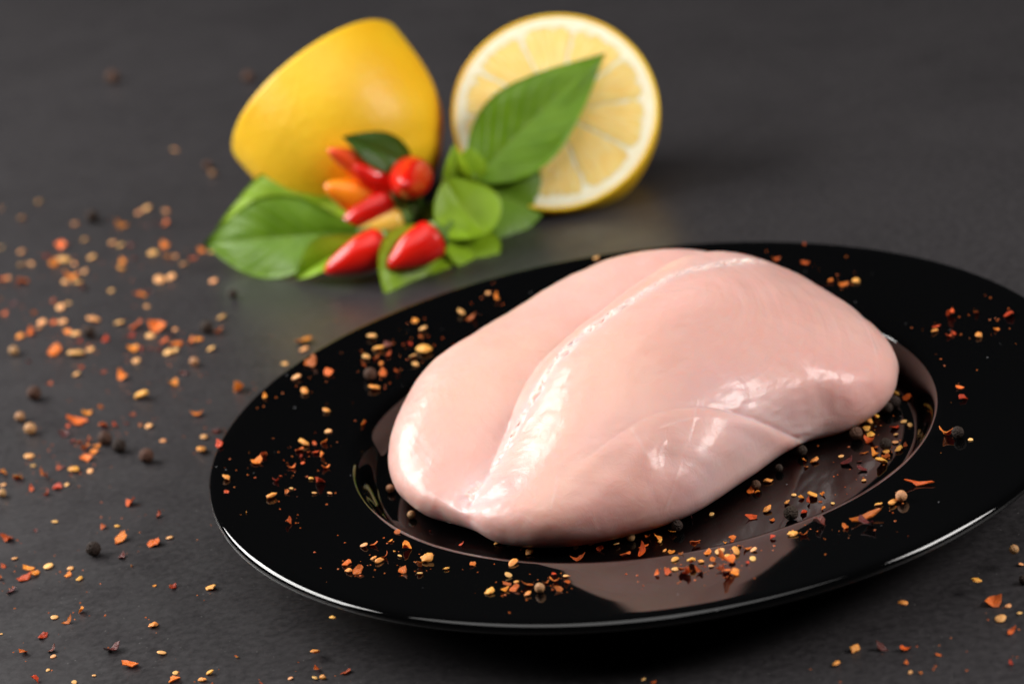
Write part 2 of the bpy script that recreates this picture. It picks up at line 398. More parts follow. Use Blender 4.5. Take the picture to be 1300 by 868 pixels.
# crease: the silvery under-flap tucks in below the big muscle
d, al, vec, tan = line_dist(P0, CREASE)
nn = np.einsum('ij,ij->i', np.cross(tan, N0), vec)
below = smoothstep(-.06, .06, nn)
env0 = 1 - .85 * smoothstep(.28, .58, al) - .15 * smoothstep(.8, 1., al)
disp -= env0 * below * .07 * np.exp(-(d / 1.1)**1.5)
disp -= env0 * .05 * np.exp(-(d / .12)**2)
disp += env0 * (1 - below) * .035 * np.exp(-((d - .28) / .25)**2)
a_memb = np.maximum(a_memb, below * env0 * .7 * np.exp(-(d / 1.3)**2))
disp += below * env0 * np.exp(-(d / 1.2)**2) * .018 * vnoise(x * 3.2 + 3, z * 5 + y * 2, 9)
# central seam with ragged fat
d, al, vec, tan = line_dist(P0, SEAM)
w = .12 + .12 * (.5 + .5 * vnoise(al * 40, al * 0 + 3, 12)) + .10 * np.exp(-((al - .62) / .2)**2)
rag = smoothstep(-.35, .25, vnoise(al * 26, al * 0 + 5, 31) + .25) * .8 + .2
fatm = rag * np.exp(-(d / w)**2) * smoothstep(.0, .05, al) * (1 - smoothstep(.93, 1, al))
disp += fatm * (.015 + .10 * vnoise(x * 5, y * 5, 14) + .05 * vnoise(x * 11, y * 11, 15) + .02 * vnoise(x * 22, y * 22, 17))
a_fat = np.maximum(a_fat, np.clip(fatm * (.75 + .5 * vnoise(x * 7, y * 7, 16)), 0, 1))
halo = np.exp(-(d / .45)**2) * (1 - smoothstep(.9, 1, al)); a_memb = np.maximum(a_memb, .45 * halo)
tend = np.exp(-(d / .6)**2) * (1 - smoothstep(.08, .22, al)); a_memb = np.maximum(a_memb, .8 * tend)
disp += tend * .03 * vnoise(d * 9, al * 12, 18)
d, al, vec, tan = line_dist(P0, RIDGE); disp += .05 * np.exp(-(d / .95)**2) * (1 - smoothstep(.6, 1, al))
for L, wd, hh in [(VEIN, .045, .022), (VEINB, .04, .018)] + [(l, .05, .020) for l in FOLD]:
    d, al, vec, tan = line_dist(P0, L)
    q = np.exp(-(d / wd)**2) * smoothstep(0, .1, al) * (1 - smoothstep(.85, 1, al)); disp += .6 * hh * q; a_memb = np.maximum(a_memb, .28 * q)
# dimples in the flap's skin
for (px, py, pz, rad, am) in POCK:
    d = np.sqrt((x - px)**2 + (y - py)**2 + (z - pz)**2); disp += am * np.exp(-(d / rad)**2)
# muscle fibre arcs on the shoulder: shallow grooves that follow the outline
T = np.linspace(-np.pi, np.pi, nc, endpoint=False)[None, :].repeat(nr, 0)
rr = np.hypot(CV[..., 0] - CH_C[0], CV[..., 1] - CH_C[1])
arc = vnoise(rr * 6.5 + 1.0 * vnoise(T * 3, rr * .4, 21), T * 1.7, 22) * .6 + .4 * vnoise(rr * 11, T * 2.5, 23)
right = smoothstep(1.2, 4.2, CV[..., 0]) * (.35 + .65 * np.exp(-((CV[..., 0] - 4.8) / 2.2)**2 - ((CV[..., 1] - .3) / 1.8)**2))
disp += (arc * right * .022).ravel() * topf
fine = vnoise((rr * 16).ravel(), (T * 4).ravel(), 25); disp += .0015 * fine * topf
for (px, py, pz, rad) in PEACH: a_peach = np.maximum(a_peach, np.exp(-(((x - px)**2 + (y - py)**2 + (z - pz)**2) / rad**2)))
for (px, py, pz, rad) in ROSE: a_rose = np.maximum(a_rose, np.exp(-(((x - px)**2 + (y - py)**2 + (z - pz)**2) / rad**2)))
for (px, py, pz, rad) in MEMB: a_memb = np.maximum(a_memb, .6 * np.exp(-(((x - px)**2 + (y - py)**2 + (z - pz)**2) / rad**2)))
disp *= smoothstep(.7, 1.3, z)
P1 = (P0 + N0 * disp[:, None]) * .01
F = grid_faces(nr, nc, True, True)
uv = np.stack([T.ravel() / (2 * np.pi) + .5, rr.ravel() / 9], -1)
ch = mesh_obj('chicken_breast', P1, F, M_CHICKEN, uvs=uv)
bm = bmesh.new(); bm.from_mesh(ch.data); bmesh.ops.remove_doubles(bm, verts=bm.verts, dist=1e-6)
bm.verts.ensure_lookup_table()
last = [v for v in bm.verts if v.is_boundary]
if last: bmesh.ops.contextual_create(bm, geom=[e for e in bm.edges if e.is_boundary])
bm.to_mesh(ch.data); bm.free()
# the masks are looked up again by position, because welding reorders the vertices
me = ch.data; co = np.zeros(len(me.vertices) * 3); me.vertices.foreach_get('co', co); co = co.reshape(-1, 3)
key = {tuple(np.round(p, 6)): i for i, p in enumerate(P1)}
from mathutils.kdtree import KDTree
kd = KDTree(len(P1))
for i, p in enumerate(P1): kd.insert(p, i)
kd.balance()
idx = np.array([kd.find(p)[1] for p in co])
for nm, arr in (('fat', a_fat), ('memb', a_memb), ('peach', a_peach), ('rose', a_rose)):
    at = me.attributes.new(nm, 'FLOAT', 'POINT'); at.data.foreach_set('value', np.clip(arr[idx], 0, 1).astype(np.float32))
tag(ch, 'raw pink skinless chicken breast with white fat seam lying on the black plate', 'chicken breast')

# lumps of fat sitting in the seam
L = spline(SEAM, 30); V, F = [], []; tv, tf = None, None
bm = bmesh.new(); bmesh.ops.create_icosphere(bm, subdivisions=2, radius=1); tv = [v.co.copy() for v in bm.verts]; tf = [[v.index for v in f.verts] for f in bm.faces]; bm.free()
kds = KDTree(len(P0))
for i, p in enumerate(P1): kds.insert(p, i)
kds.balance()
rf = random.Random(4)
for q in range(260):
    a = rf.uniform(.05, 1.0); a = a if rf.random() < .16 else rf.uniform(.52, .99)
    i = int(a * (len(L) - 2)); t = Vector(L[i + 1] - L[i]).normalized()
    wide = .06 + .10 * (a > .5) * math.sin(min(1, (a - .45) / .5) * math.pi)**.6 if a > .5 else .05
    side = t.cross(Vector((0, 0, 1))).normalized()
    p = Vector(L[i]) + side * rf.gauss(-.03, wide); p = p * .01
    j = kds.find(p)[1]; p = Vector(P1[j]); nm = Vector(N0[j])
    r = rf.uniform(.025, .05 + .04 * (a > .5)) * .01; el = rf.uniform(1.2, 3.2); rz = rf.gauss(0, .5)
    u = (t - nm * t.dot(nm)).normalized(); u = (Matrix.Rotation(rz, 3, nm) @ u); w = nm.cross(u)
    b = len(V); o = Vector((q * 3.1, 1, 7))
    V += [p - nm * r * .58 + (u * v.x * el + w * v.y + nm * v.z * .75) * r * (1 + .45 * noise.noise(v * 1.6 + o)) for v in tv]
    F += [[b + k for k in f] for f in tf]
mesh_obj('fat_seam', V, F, M_FAT, ch)

# juice that has run out along the lower edge of the breast
O = spline(CH_OUT, 30, True); O = O[::6]
Oc = O - CH_C; L = np.linalg.norm(Oc, axis=1, keepdims=True); U = Oc / L
V = []; m_ = len(O)
for inset, h in ((1.7, .02), (1.2, .05), (.95, .06), (.86, .05), (.80, .032), (.76, .0)):
    k = np.array([.14 * noise.noise(Vector((p[0] * .9, p[1] * .9, 3))) + .16 * noise.noise(Vector((p[0] * .35, p[1] * .35, 8))) for p in O])
    q = CH_C + U * (L - inset + k[:, None] + (np.where(O[:, 1] < 0, 0, -1.3))[:, None] * 1)
    V += [(a * .01, b * .01, .00602 + h * .01) for a, b in q]
tag(mesh_obj('juice_puddle', V, grid_faces(6, m_, True, True), M_JUICE), 'thin clear pool of juice at the foot of the raw chicken breast', 'juice')

# ------------------------------------------------------------------ lemons
def lemon_half(loc, axis, roll, R, Lz, label):
    axis = Vector(axis).normalized()
    q = axis.to_track_quat('Z', 'Y').to_matrix() @ Matrix.Rotation(roll, 3, 'Z')
    root = empty('lemon_half', loc); root.rotation_euler = q.to_euler(); tag(root, label, 'lemon half', 'halves of a cut lemon')
    prof = [(R - .0026, .0010), (R - .0015, -.0001), (R - .0006, -.0003), (R - .0001, .0004)]
    for t in np.linspace(.02, .985, 40):
        r = R * (1 - t**2.8)**.51; zz = t * Lz
        if t > .82: r += R * .04 * math.sin((t - .82) / .18 * math.pi)
        prof.append((r, zz))
    prof += [(R * .06, Lz * 1.004), (.0001, Lz * 1.006)]
    V, F = lathe(prof, 96)
    V = [Vector(v) for v in V]
    V = [v * (1 + .012 * noise.noise(v * 45)) + Vector((0, 0, .0)) for v in V]
    mesh_obj('peel', V, F, M_PEEL, root)
    # pith: a slightly hollow disc inside the zest, with its rag core
    prof = [(R - .0016, .0002), (R - .0044, -.0002), (R - .0060, .00004), (R * .5, .00004), (.0001, .00004)]
    V, F = lathe(prof, 96); V = [Vector(v) + Vector((0, 0, .00001 * noise.noise(Vector(v) * 160))) for v in V]
    mesh_obj('pith', V, [f[::-1] for f in F], M_PITH, root)
    K = 10; off = random.random(); cut = np.cumsum([1 + .28 * (random.random() - .5) for _ in range(K)]); cut = np.r_[0, cut] / cut[-1]
    for k in range(K):
        a0, a1 = 2 * math.pi * (cut[k] + off), 2 * math.pi * (cut[k + 1] + off); am = (a0 + a1) / 2; ha = (a1 - a0) / 2
        Ro, Ri, gap = R - .0050, .0016, .00003
        V = []; U = []; nr_, na = 12, 15
        for i in range(nr_):
            t = i / (nr_ - 1); r = Ri + (Ro - Ri) * t
            h = max(.02, ha - gap / max(r, .002))
            for j in range(na):
                s = -1 + 2 * j / (na - 1)
                e = 1 - abs(s)**6 * .03 - .035 * (abs(s)**8) * (t > .8)
                rr_ = Ri + (Ro - Ri) * (t * e) + .0004 * noise.noise(Vector((k, j * .6, t * 3)))
                edge = min(1, 4.5 * min(t, 1 - t) + .0, 3.5 * (1 - abs(s)))
                zz = .0001 - .0003 * edge**.5 + .00022 * noise.noise(Vector((rr_ * 500, s * 9, k)))
                V.append((rr_ * math.cos(am + s * h), rr_ * math.sin(am + s * h), zz)); U.append((t, (k + (s + 1) / 2) / 3.))
        mesh_obj('segment', V, grid_faces(nr_, na, False), M_FLESH, root, uvs=U)
    return root
lemon_half((-0.004193, 0.267527, 0.038000), (0.054969, 0.786091, -0.615661),   .3, .0432, .050, 'lemon half showing its juicy cut face, behind the tall green leaf')
lemon_half((-0.102240, 0.303458, 0.051500), (0.484231, -0.561701, -0.670830), 1.1, .0438, .0625, 'lemon half tipped over with its smooth yellow peel facing out, behind red chilies')

# ------------------------------------------------------------------ the chili sprig
sprig = empty('chili_sprig', (-.06, .24, 0)); SP = Vector((-.06, .24, 0))
tag(sprig, 'sprig of small red and orange chilies with green leaves in front of the lemons', 'chili sprig')

def tube(path, radii, n=10, cap=True):
    path = [Vector(p) for p in path]; V = []; F = []; up = Vector((.13, .2, .97))
    for i, p in enumerate(path):
        t = (path[min(i + 1, len(path) - 1)] - path[max(i - 1, 0)]).normalized(); a = t.cross(up).normalized(); b = t.cross(a)
        for j in range(n):
            w = 2 * math.pi * j / n; V.append(p + (a * math.cos(w) + b * math.sin(w)) * radii[i])
    F = grid_faces(len(path), n)
    if cap: F += [tuple(range(n))[::-1], tuple(range((len(path) - 1) * n, len(path) * n))]
    return V, F

def bez(a, b, c, n):
    a, b, c = Vector(a), Vector(b), Vector(c)
    return [a * (1 - t)**2 + b * 2 * t * (1 - t) + c * t * t for t in np.linspace(0, 1, n)]

def chili(base, tip, R, mat, label=None, sag=.0, back=None):
    base, tip = Vector(base), Vector(tip); n = 26
    mid = (base + tip) / 2 + Vector((0, 0, sag))
    path = bez(base, mid, tip, n); rad = []
    for t in np.linspace(0, 1, n):
        r = R * min(1, (t / .16)**.5 if t < .16 else 1) * (1 - max(0, (t - .30) / .70)**1.75 * .80)
        if t > .90: r *= max(.02, (1 - ((t - .90) / .10)**2))**.5
        rad.append(max(r, .0002))
    V, F = tube(path, rad, 20)
    V = [v + Vector((1, 1, 1)) * 0 + (v - path[i // 20]) * .05 * noise.noise(v * 130) for i, v in enumerate(V)]
    c = mesh_obj('chili', [v - SP for v in V], F, mat, sprig)
    if label: c['label'] = label
    ax = (base - tip).normalized()
    cp = [(base - ax * .0016).lerp(base + ax * .003, t) for t in np.linspace(0, 1, 6)]
    V, F = tube(cp, [R * .78, R * .74, R * .6, R * .42, R * .24, R * .2], 14)
    mesh_obj('calyx', [v - SP for v in V], F, M_STEM, c)
    if back is not None:
        p = bez(base + ax * .002, base + ax * .008, back, 8)
        V, F = tube(p, [.0009] * 8, 8); mesh_obj('stalk', [v - SP for v in V], F, M_STEM, c)

def leaf(base, tip, nrm, width, mat, fold=.25, curl=.1, twist=0., label=None, widest=.42, wave=.02, end=1.0, stalk=None):
    base, tip = Vector(base), Vector(tip); ax = tip - base; L = ax.length; ax.normalize()
    n = Vector(nrm); n = (n - ax * n.dot(ax)).normalized(); s = n.cross(ax)
    nu, nv = 34, 17; V = []; U = []
    p = math.log(.5) / math.log(widest)
    for lay in (0, 1):
        for i in range(nu):
            t = i / (nu - 1); w = max(.012, math.sin(math.pi * min(t, .9999)**p))**end * width / 2
            tw = twist * (t - .3)
            for j in range(nv):
                v = -1 + 2 * j / (nv - 1)
                h = fold * abs(v) * w - curl * L * (t - .5)**2 * 4 + curl * L * .5 + wave * L * (abs(v)**2) * math.sin(t * 17 + v * 2.1) * .5
                h += .03 * L * noise.noise(Vector((t * 3, v * 1.4, L * 90))) - .0006 * math.exp(-(v / .08)**2) + .0002 * math.cos((t * 9 - abs(v) * 2.75) * 2 * math.pi) * min(1, w * 120)
                yv = v * w
                yy = yv * math.cos(tw) - h * math.sin(tw); hh = yv * math.sin(tw) + h * math.cos(tw)
                V.append(base + ax * (t * L) + s * yy + n * (hh - lay * .0004)); U.append((t, (v + 1) / 2))
    m_ = nu * nv; F = grid_faces(nu, nv, False, True) + grid_faces(nu, nv, False, False, m_)
    rim = [i * nv for i in range(nu)] + [(nu - 1) * nv + j for j in range(1, nv)] + [i * nv + nv - 1 for i in range(nu - 2, -1, -1)] + [j for j in range(nv - 2, 0, -1)]
    F += [(rim[k], rim[(k + 1) % len(rim)], rim[(k + 1) % len(rim)] + m_, rim[k] + m_) for k in range(len(rim))]
    o = mesh_obj('leaf', [v - SP for v in V], F, mat, sprig, uvs=U)
    if label: o['label'] = label
    if stalk is not None:
        pth = bez(base + ax * L * .02, base - ax * .006, stalk, 8); Vt, Ft = tube(pth, [.0008] * 7 + [.0011], 8)
        mesh_obj('stalk', [v - SP for v in Vt], Ft, M_STEM, o)
V, F = tube([(-0.0834, 0.2600, 0.0119), (-0.0732, 0.2550, 0.0098), (-0.0633, 0.2480, 0.0113), (-0.0545, 0.2430, 0.0143), (-0.0472, 0.2420, 0.0196), (-0.0408, 0.2420, 0.0247)], [0.00180, 0.00170, 0.00160, 0.00150, 0.00140, 0.00130], 12); mesh_obj('stem', [v - SP for v in V], F, M_STEM, sprig)
V, F = tube([(-0.0633, 0.2480, 0.0113), (-0.0584, 0.2380, 0.0109), (-0.0537, 0.2300, 0.0099), (-0.0488, 0.2230, 0.0061)], [0.00160, 0.00147, 0.00133, 0.00120], 12); mesh_obj('stem', [v - SP for v in V], F, M_STEM, sprig)
V, F = tube([(-0.0699, 0.2520, 0.0103), (-0.0765, 0.2460, 0.0108), (-0.0866, 0.2460, 0.0090), (-0.0941, 0.2480, 0.0075)], [0.00150, 0.00140, 0.00130, 0.00120], 12); mesh_obj('stem', [v - SP for v in V], F, M_STEM, sprig)
leaf((-0.0420, 0.2460, 0.0222), (0.0202, 0.2730, 0.0580), (-.25, -.85, .45), 0.0365, M_LEAF, fold=0.1, curl=0.05, widest=0.36, wave=0.012, label='tall pointed green leaf standing against the lemon', stalk=(-0.0472, 0.2420, 0.0196))
leaf((-0.0895, 0.2490, 0.0210), (-0.1544, 0.2740, 0.0077), (.0, -.75, .65), 0.0360, M_LEAF_LIGHT, fold=0.25, curl=0.1, widest=0.45)
leaf((-0.0896, 0.2230, 0.0155), (-0.1565, 0.2500, 0.0112), (.05, -.86, .45), 0.0340, M_LEAF, fold=0.12, curl=0.06, widest=0.5, stalk=(-0.0765, 0.2460, 0.0108))
leaf((-0.0840, 0.2200, 0.0146), (-0.1187, 0.2170, 0.0026), (.3, -.6, .7), 0.0140, M_LEAF_LIGHT, fold=0.8, curl=0.1, widest=0.6)
leaf((-0.0640, 0.2420, 0.0320), (-0.0904, 0.2380, 0.0510), (.1, -.75, .5), 0.0160, M_LEAF_DARK, fold=0.2, curl=0.06, widest=0.45, label='dark green leaf above the uppermost chilies')
leaf((-0.0529, 0.2320, 0.0267), (-0.0400, 0.2140, 0.0079), (.15, -.80, .55), 0.0285, M_LEAF_LIGHT, fold=0.12, curl=-0.14, widest=0.54, end=0.55, stalk=(-0.0545, 0.2430, 0.0143))
leaf((-0.0437, 0.2400, 0.0176), (-0.0481, 0.2360, 0.0395), (-.3, -.7, .5), 0.0130, M_LEAF_LIGHT, fold=0.5, curl=0.25, widest=0.5)
leaf((-0.0457, 0.2420, 0.0207), (-0.0406, 0.2460, 0.0356), (.4, -.7, .4), 0.0140, M_LEAF_LIGHT, fold=0.4, curl=0.2, widest=0.5)
leaf((-0.0438, 0.2480, 0.0183), (-0.0156, 0.2430, 0.0035), (.3, -.70, .45), 0.0440, M_LEAF, fold=0.15, curl=0.08, widest=0.5, end=0.8)
leaf((-0.0504, 0.2280, 0.0107), (-0.0446, 0.2060, -0.0067), (.35, -.75, .55), 0.0240, M_LEAF_LIGHT, fold=0.25, curl=0.1, widest=0.5, end=0.8)
leaf((-0.0529, 0.2260, 0.0077), (-0.0785, 0.1860, -0.0098), (.15, -.85, .45), 0.0440, M_LEAF_LIGHT, fold=0.3, curl=0.1, widest=0.56, end=0.65)
leaf((-0.0646, 0.2460, 0.0136), (-0.0531, 0.2290, 0.0081), (.1, -.7, .6), 0.0160, M_LEAF_DARK, fold=0.3, curl=0.05, widest=0.5)
chili((-0.0576, 0.2060, 0.0152), (-0.0804, 0.1960, 0.0081), 0.0082, M_RED, back=(-0.0554, 0.2320, 0.0108))
chili((-0.0776, 0.2090, 0.0141), (-0.1057, 0.2060, 0.0069), 0.0078, M_RED, back=(-0.0673, 0.2420, 0.0075))
chili((-0.0739, 0.2360, 0.0215), (-0.0985, 0.2300, 0.0158), 0.0070, M_RED, back=(-0.0658, 0.2490, 0.0120))
chili((-0.0728, 0.2420, 0.0219), (-0.0883, 0.2340, 0.0392), 0.0066, M_RED, back=(-0.0650, 0.2500, 0.0123))
chili((-0.0655, 0.2440, 0.0282), (-0.0688, 0.2090, 0.0366), 0.0086, M_RED, sag=-0.0005, back=(-0.0644, 0.2500, 0.0122))
chili((-0.0768, 0.2440, 0.0288), (-0.0976, 0.2380, 0.0465), 0.0060, M_SCARLET, label='scarlet chili at the back of the sprig', back=(-0.0698, 0.2600, 0.0096))
chili((-0.0776, 0.2420, 0.0165), (-0.1014, 0.2360, 0.0323), 0.0085, M_ORANGE, label='orange chili behind the red ones', back=(-0.0699, 0.2560, 0.0096))
chili((-0.0709, 0.2320, 0.0148), (-0.0938, 0.2290, 0.0130), 0.0062, M_YELLOW, label='yellow chili between the red ones', back=(-0.0647, 0.2500, 0.0101))
chili((-0.0711, 0.2420, 0.0085), (-0.0754, 0.2320, 0.0094), 0.0035, M_RED)

# ------------------------------------------------------------------ spices
def ico(sub):
    bm = bmesh.new(); bmesh.ops.create_icosphere(bm, subdivisions=sub, radius=.5); bm.verts.ensure_lookup_table()
    V = [v.co.copy() for v in bm.verts]; F = [[v.index for v in f.verts] for f in bm.faces]; bm.free(); return V, F

def mesh_only(name, V, F, mat, smooth=True):
    me = bpy.data.meshes.new(name); me.from_pydata([tuple(v) for v in V], [], F)
    if smooth: me.polygons.foreach_set('use_smooth', [True] * len(me.polygons))
    me.materials.append(mat); me.update(); return me

def seed_mesh(k, mat):
    V, F = ico(3); o = Vector((k * 7.3, 1, 2)); out = []
    for v in V:
        x, y, z = v; a = math.atan2(y, x)
        r = 1 + .16 * math.cos(a) ** 7 + .05 * math.sin(2 * a + k) + .07 * noise.noise(v * 2.2 + o)
        rad = math.hypot(x, y) * 2
        z *= .30 * (1 - .30 * max(0, 1 - rad * 1.35))
        out.append(Vector((x * r, y * r * (.82 + .04 * k), z)))
    return mesh_only('chili_seed', out, F, mat)

def chunk_mesh(k, mat):
    V, F = ico(3); o = Vector((k * 5.1, 4, 9)); out = []
    for v in V:
        d = 1 + .42 * noise.noise(v * 2.3 + o) + .20 * noise.noise(v * 6 + o)
        out.append(Vector((v.x * d * 1.05, v.y * d * (.60 + .06 * (k % 4)), v.z * d * (.30 + .05 * (k % 3)))))
    return mesh_only('chili_seed', out, F, mat)

def flake_mesh(k, mat, aspect, curl, thick=.035):
    rr = random.Random(100 + k); n = 11; base = [.5 * (.72 + .5 * rr.random()) for _ in range(n)]
    V = []; F = []; rings = (0.0, .4, .75, 1.0); m_ = 1 + 3 * n
    for lay in (0, 1):
        V.append(None)
        for q in rings[1:]:
            for j in range(n):
                a = 2 * math.pi * (j + .35 * rr.random() * 0) / n; V.append((base[j] * q * math.cos(a), base[j] * q * math.sin(a) * aspect))
    out = []
    for i, p in enumerate(V):
        x, y = p if p else (0, 0); lay = i // m_
        nz = .10 * noise.noise(Vector((x * 3 + k * 3.1, y * 3, 1.7))) + .05 * noise.noise(Vector((x * 8, y * 8 + k, 4)))
        z = curl * (x * x * 1.1 - .35 * y * y) + curl * .5 * x * y + nz + .3 * curl * y
        out.append(Vector((x, y, z - lay * thick * (1.2 if not p else 1))))
    for lay in (0, 1):
        o = lay * m_
        T = [(o, o + 1 + j, o + 1 + (j + 1) % n) for j in range(n)]
        for q in range(2): T += [(o + 1 + q * n + j, o + 1 + (q + 1) * n + j, o + 1 + (q + 1) * n + (j + 1) % n, o + 1 + q * n + (j + 1) % n) for j in range(n)]
        F += [t[::-1] for t in T] if lay else T
    e = 1 + 2 * n; F += [(e + j, e + m_ + j, e + m_ + (j + 1) % n, e + (j + 1) % n) for j in range(n)]
    return mesh_only('chili_flake', out, F, mat, False)

def corn_mesh(k, mat, depth):
    V, F = ico(5); o = Vector((k * 3.7, 2, 5)); out = []
    for v in V:
        u = v.normalized(); q = u * 2.3 + o + Vector((noise.noise(u * 1.7 + o), noise.noise(u * 1.7 - o), 0)) * .5
        d, _ = noise.voronoi(q * 1.25); ridge = min(.42, d[1] - d[0]) / .42
        s = 1 - depth * (1 - ridge)**1.3 * .0 - depth * ridge**.8 + .05 * noise.noise(u * 1.4 + o) + .02 * noise.noise(u * 8)
        out.append(v * s)
    return mesh_only('peppercorn', out, F, mat)

MESH = {'S': [seed_mesh(k, M_SEED) for k in range(5)], 'Y': [chunk_mesh(k, M_CHUNK) for k in range(8)],
        'O': [flake_mesh(k, M_FO, .55 + .1 * (k % 4), .25 + .22 * (k % 5), .06) for k in range(12)],
        'R': [flake_mesh(20 + k, M_FR, .45 + .12 * (k % 4), .2 + .25 * (k % 5), .045) for k in range(12)],
        'D': [flake_mesh(40 + k, M_FD, .5 + .1 * (k % 4), .4 + .25 * (k % 4), .045) for k in range(8)],
        'L': [flake_mesh(60, M_FD, .35, .3, .05)], 'G': [flake_mesh(70 + k, M_FR, .22, .35, .04) for k in range(2)],
        'P': [corn_mesh(k, M_PB, .20) for k in range(4)], 'B': [corn_mesh(5 + k, M_PN, .16) for k in range(3)], 'W': [corn_mesh(9 + k, M_PT, .07) for k in range(3)]}
NAMES = {'S': ('chili_seed', 'chili seed'), 'Y': ('chili_seed', 'chili seed'), 'P': ('peppercorn', 'peppercorn'), 'B': ('peppercorn', 'peppercorn'), 'W': ('peppercorn', 'peppercorn')}
HEAP = []
def spice(k, x, y, z, size, rz, label, group):
    nm, cat = NAMES.get(k, ('chili_flake', 'chili flake'))
    me = random.choice(MESH[k]); o = bpy.data.objects.new(nm, me); COL.objects.link(o)
    fl = k in 'ORDSY'; tl = .0 if k in 'PBWG' else (.30 if k in 'RDO' else .22)
    R = Matrix.Rotation(rz, 3, 'Z') @ Matrix.Rotation(random.gauss(0, tl), 3, 'X') @ Matrix.Rotation(random.gauss(0, tl), 3, 'Y')
    if k in 'PBW': R = Matrix.Rotation(rz, 3, 'Z') @ Matrix.Rotation(random.uniform(0, 3), 3, 'X')
    if k == 'L': R = Matrix.Rotation(rz, 3, 'Z') @ Matrix.Rotation(1.1, 3, 'Y')
    nv = len(me.vertices); co = np.zeros(nv * 3); me.vertices.foreach_get('co', co); co = co.reshape(-1, 3) @ np.array(R).T
    lo, hi = co[:, 2].min() * size, co[:, 2].max() * size
    r0 = math.hypot(x, y)
    if .0945 < r0 < .138: z = plate_z(r0)
    lift = 0.
    for (hx, hy, hr, top) in HEAP:
        if math.hypot(hx - x, hy - y) < .55 * (hr + size / 2) and top > z + lift: lift = min(top - z, .0035) * .75
    o.matrix_world = Matrix.Translation((x, y, z + lift - lo + .00003)) @ R.to_4x4() @ Matrix.Scale(size, 4)
    HEAP.append((x, y, size / 2, z + lift + hi - lo))
    tag(o, label, cat, group)
GROUPS = [
    'pale chili seeds scattered over the table and plate',
    'golden chili seeds scattered over the table and plate',
    'orange chili flakes scattered over the table and plate',
    'red chili flakes scattered over the table and plate',
    'dark chili flakes scattered over the table and plate',
    'black peppercorns scattered over the table and plate',
    'brown peppercorns scattered over the table and plate',
    'tan peppercorns scattered over the table and plate']
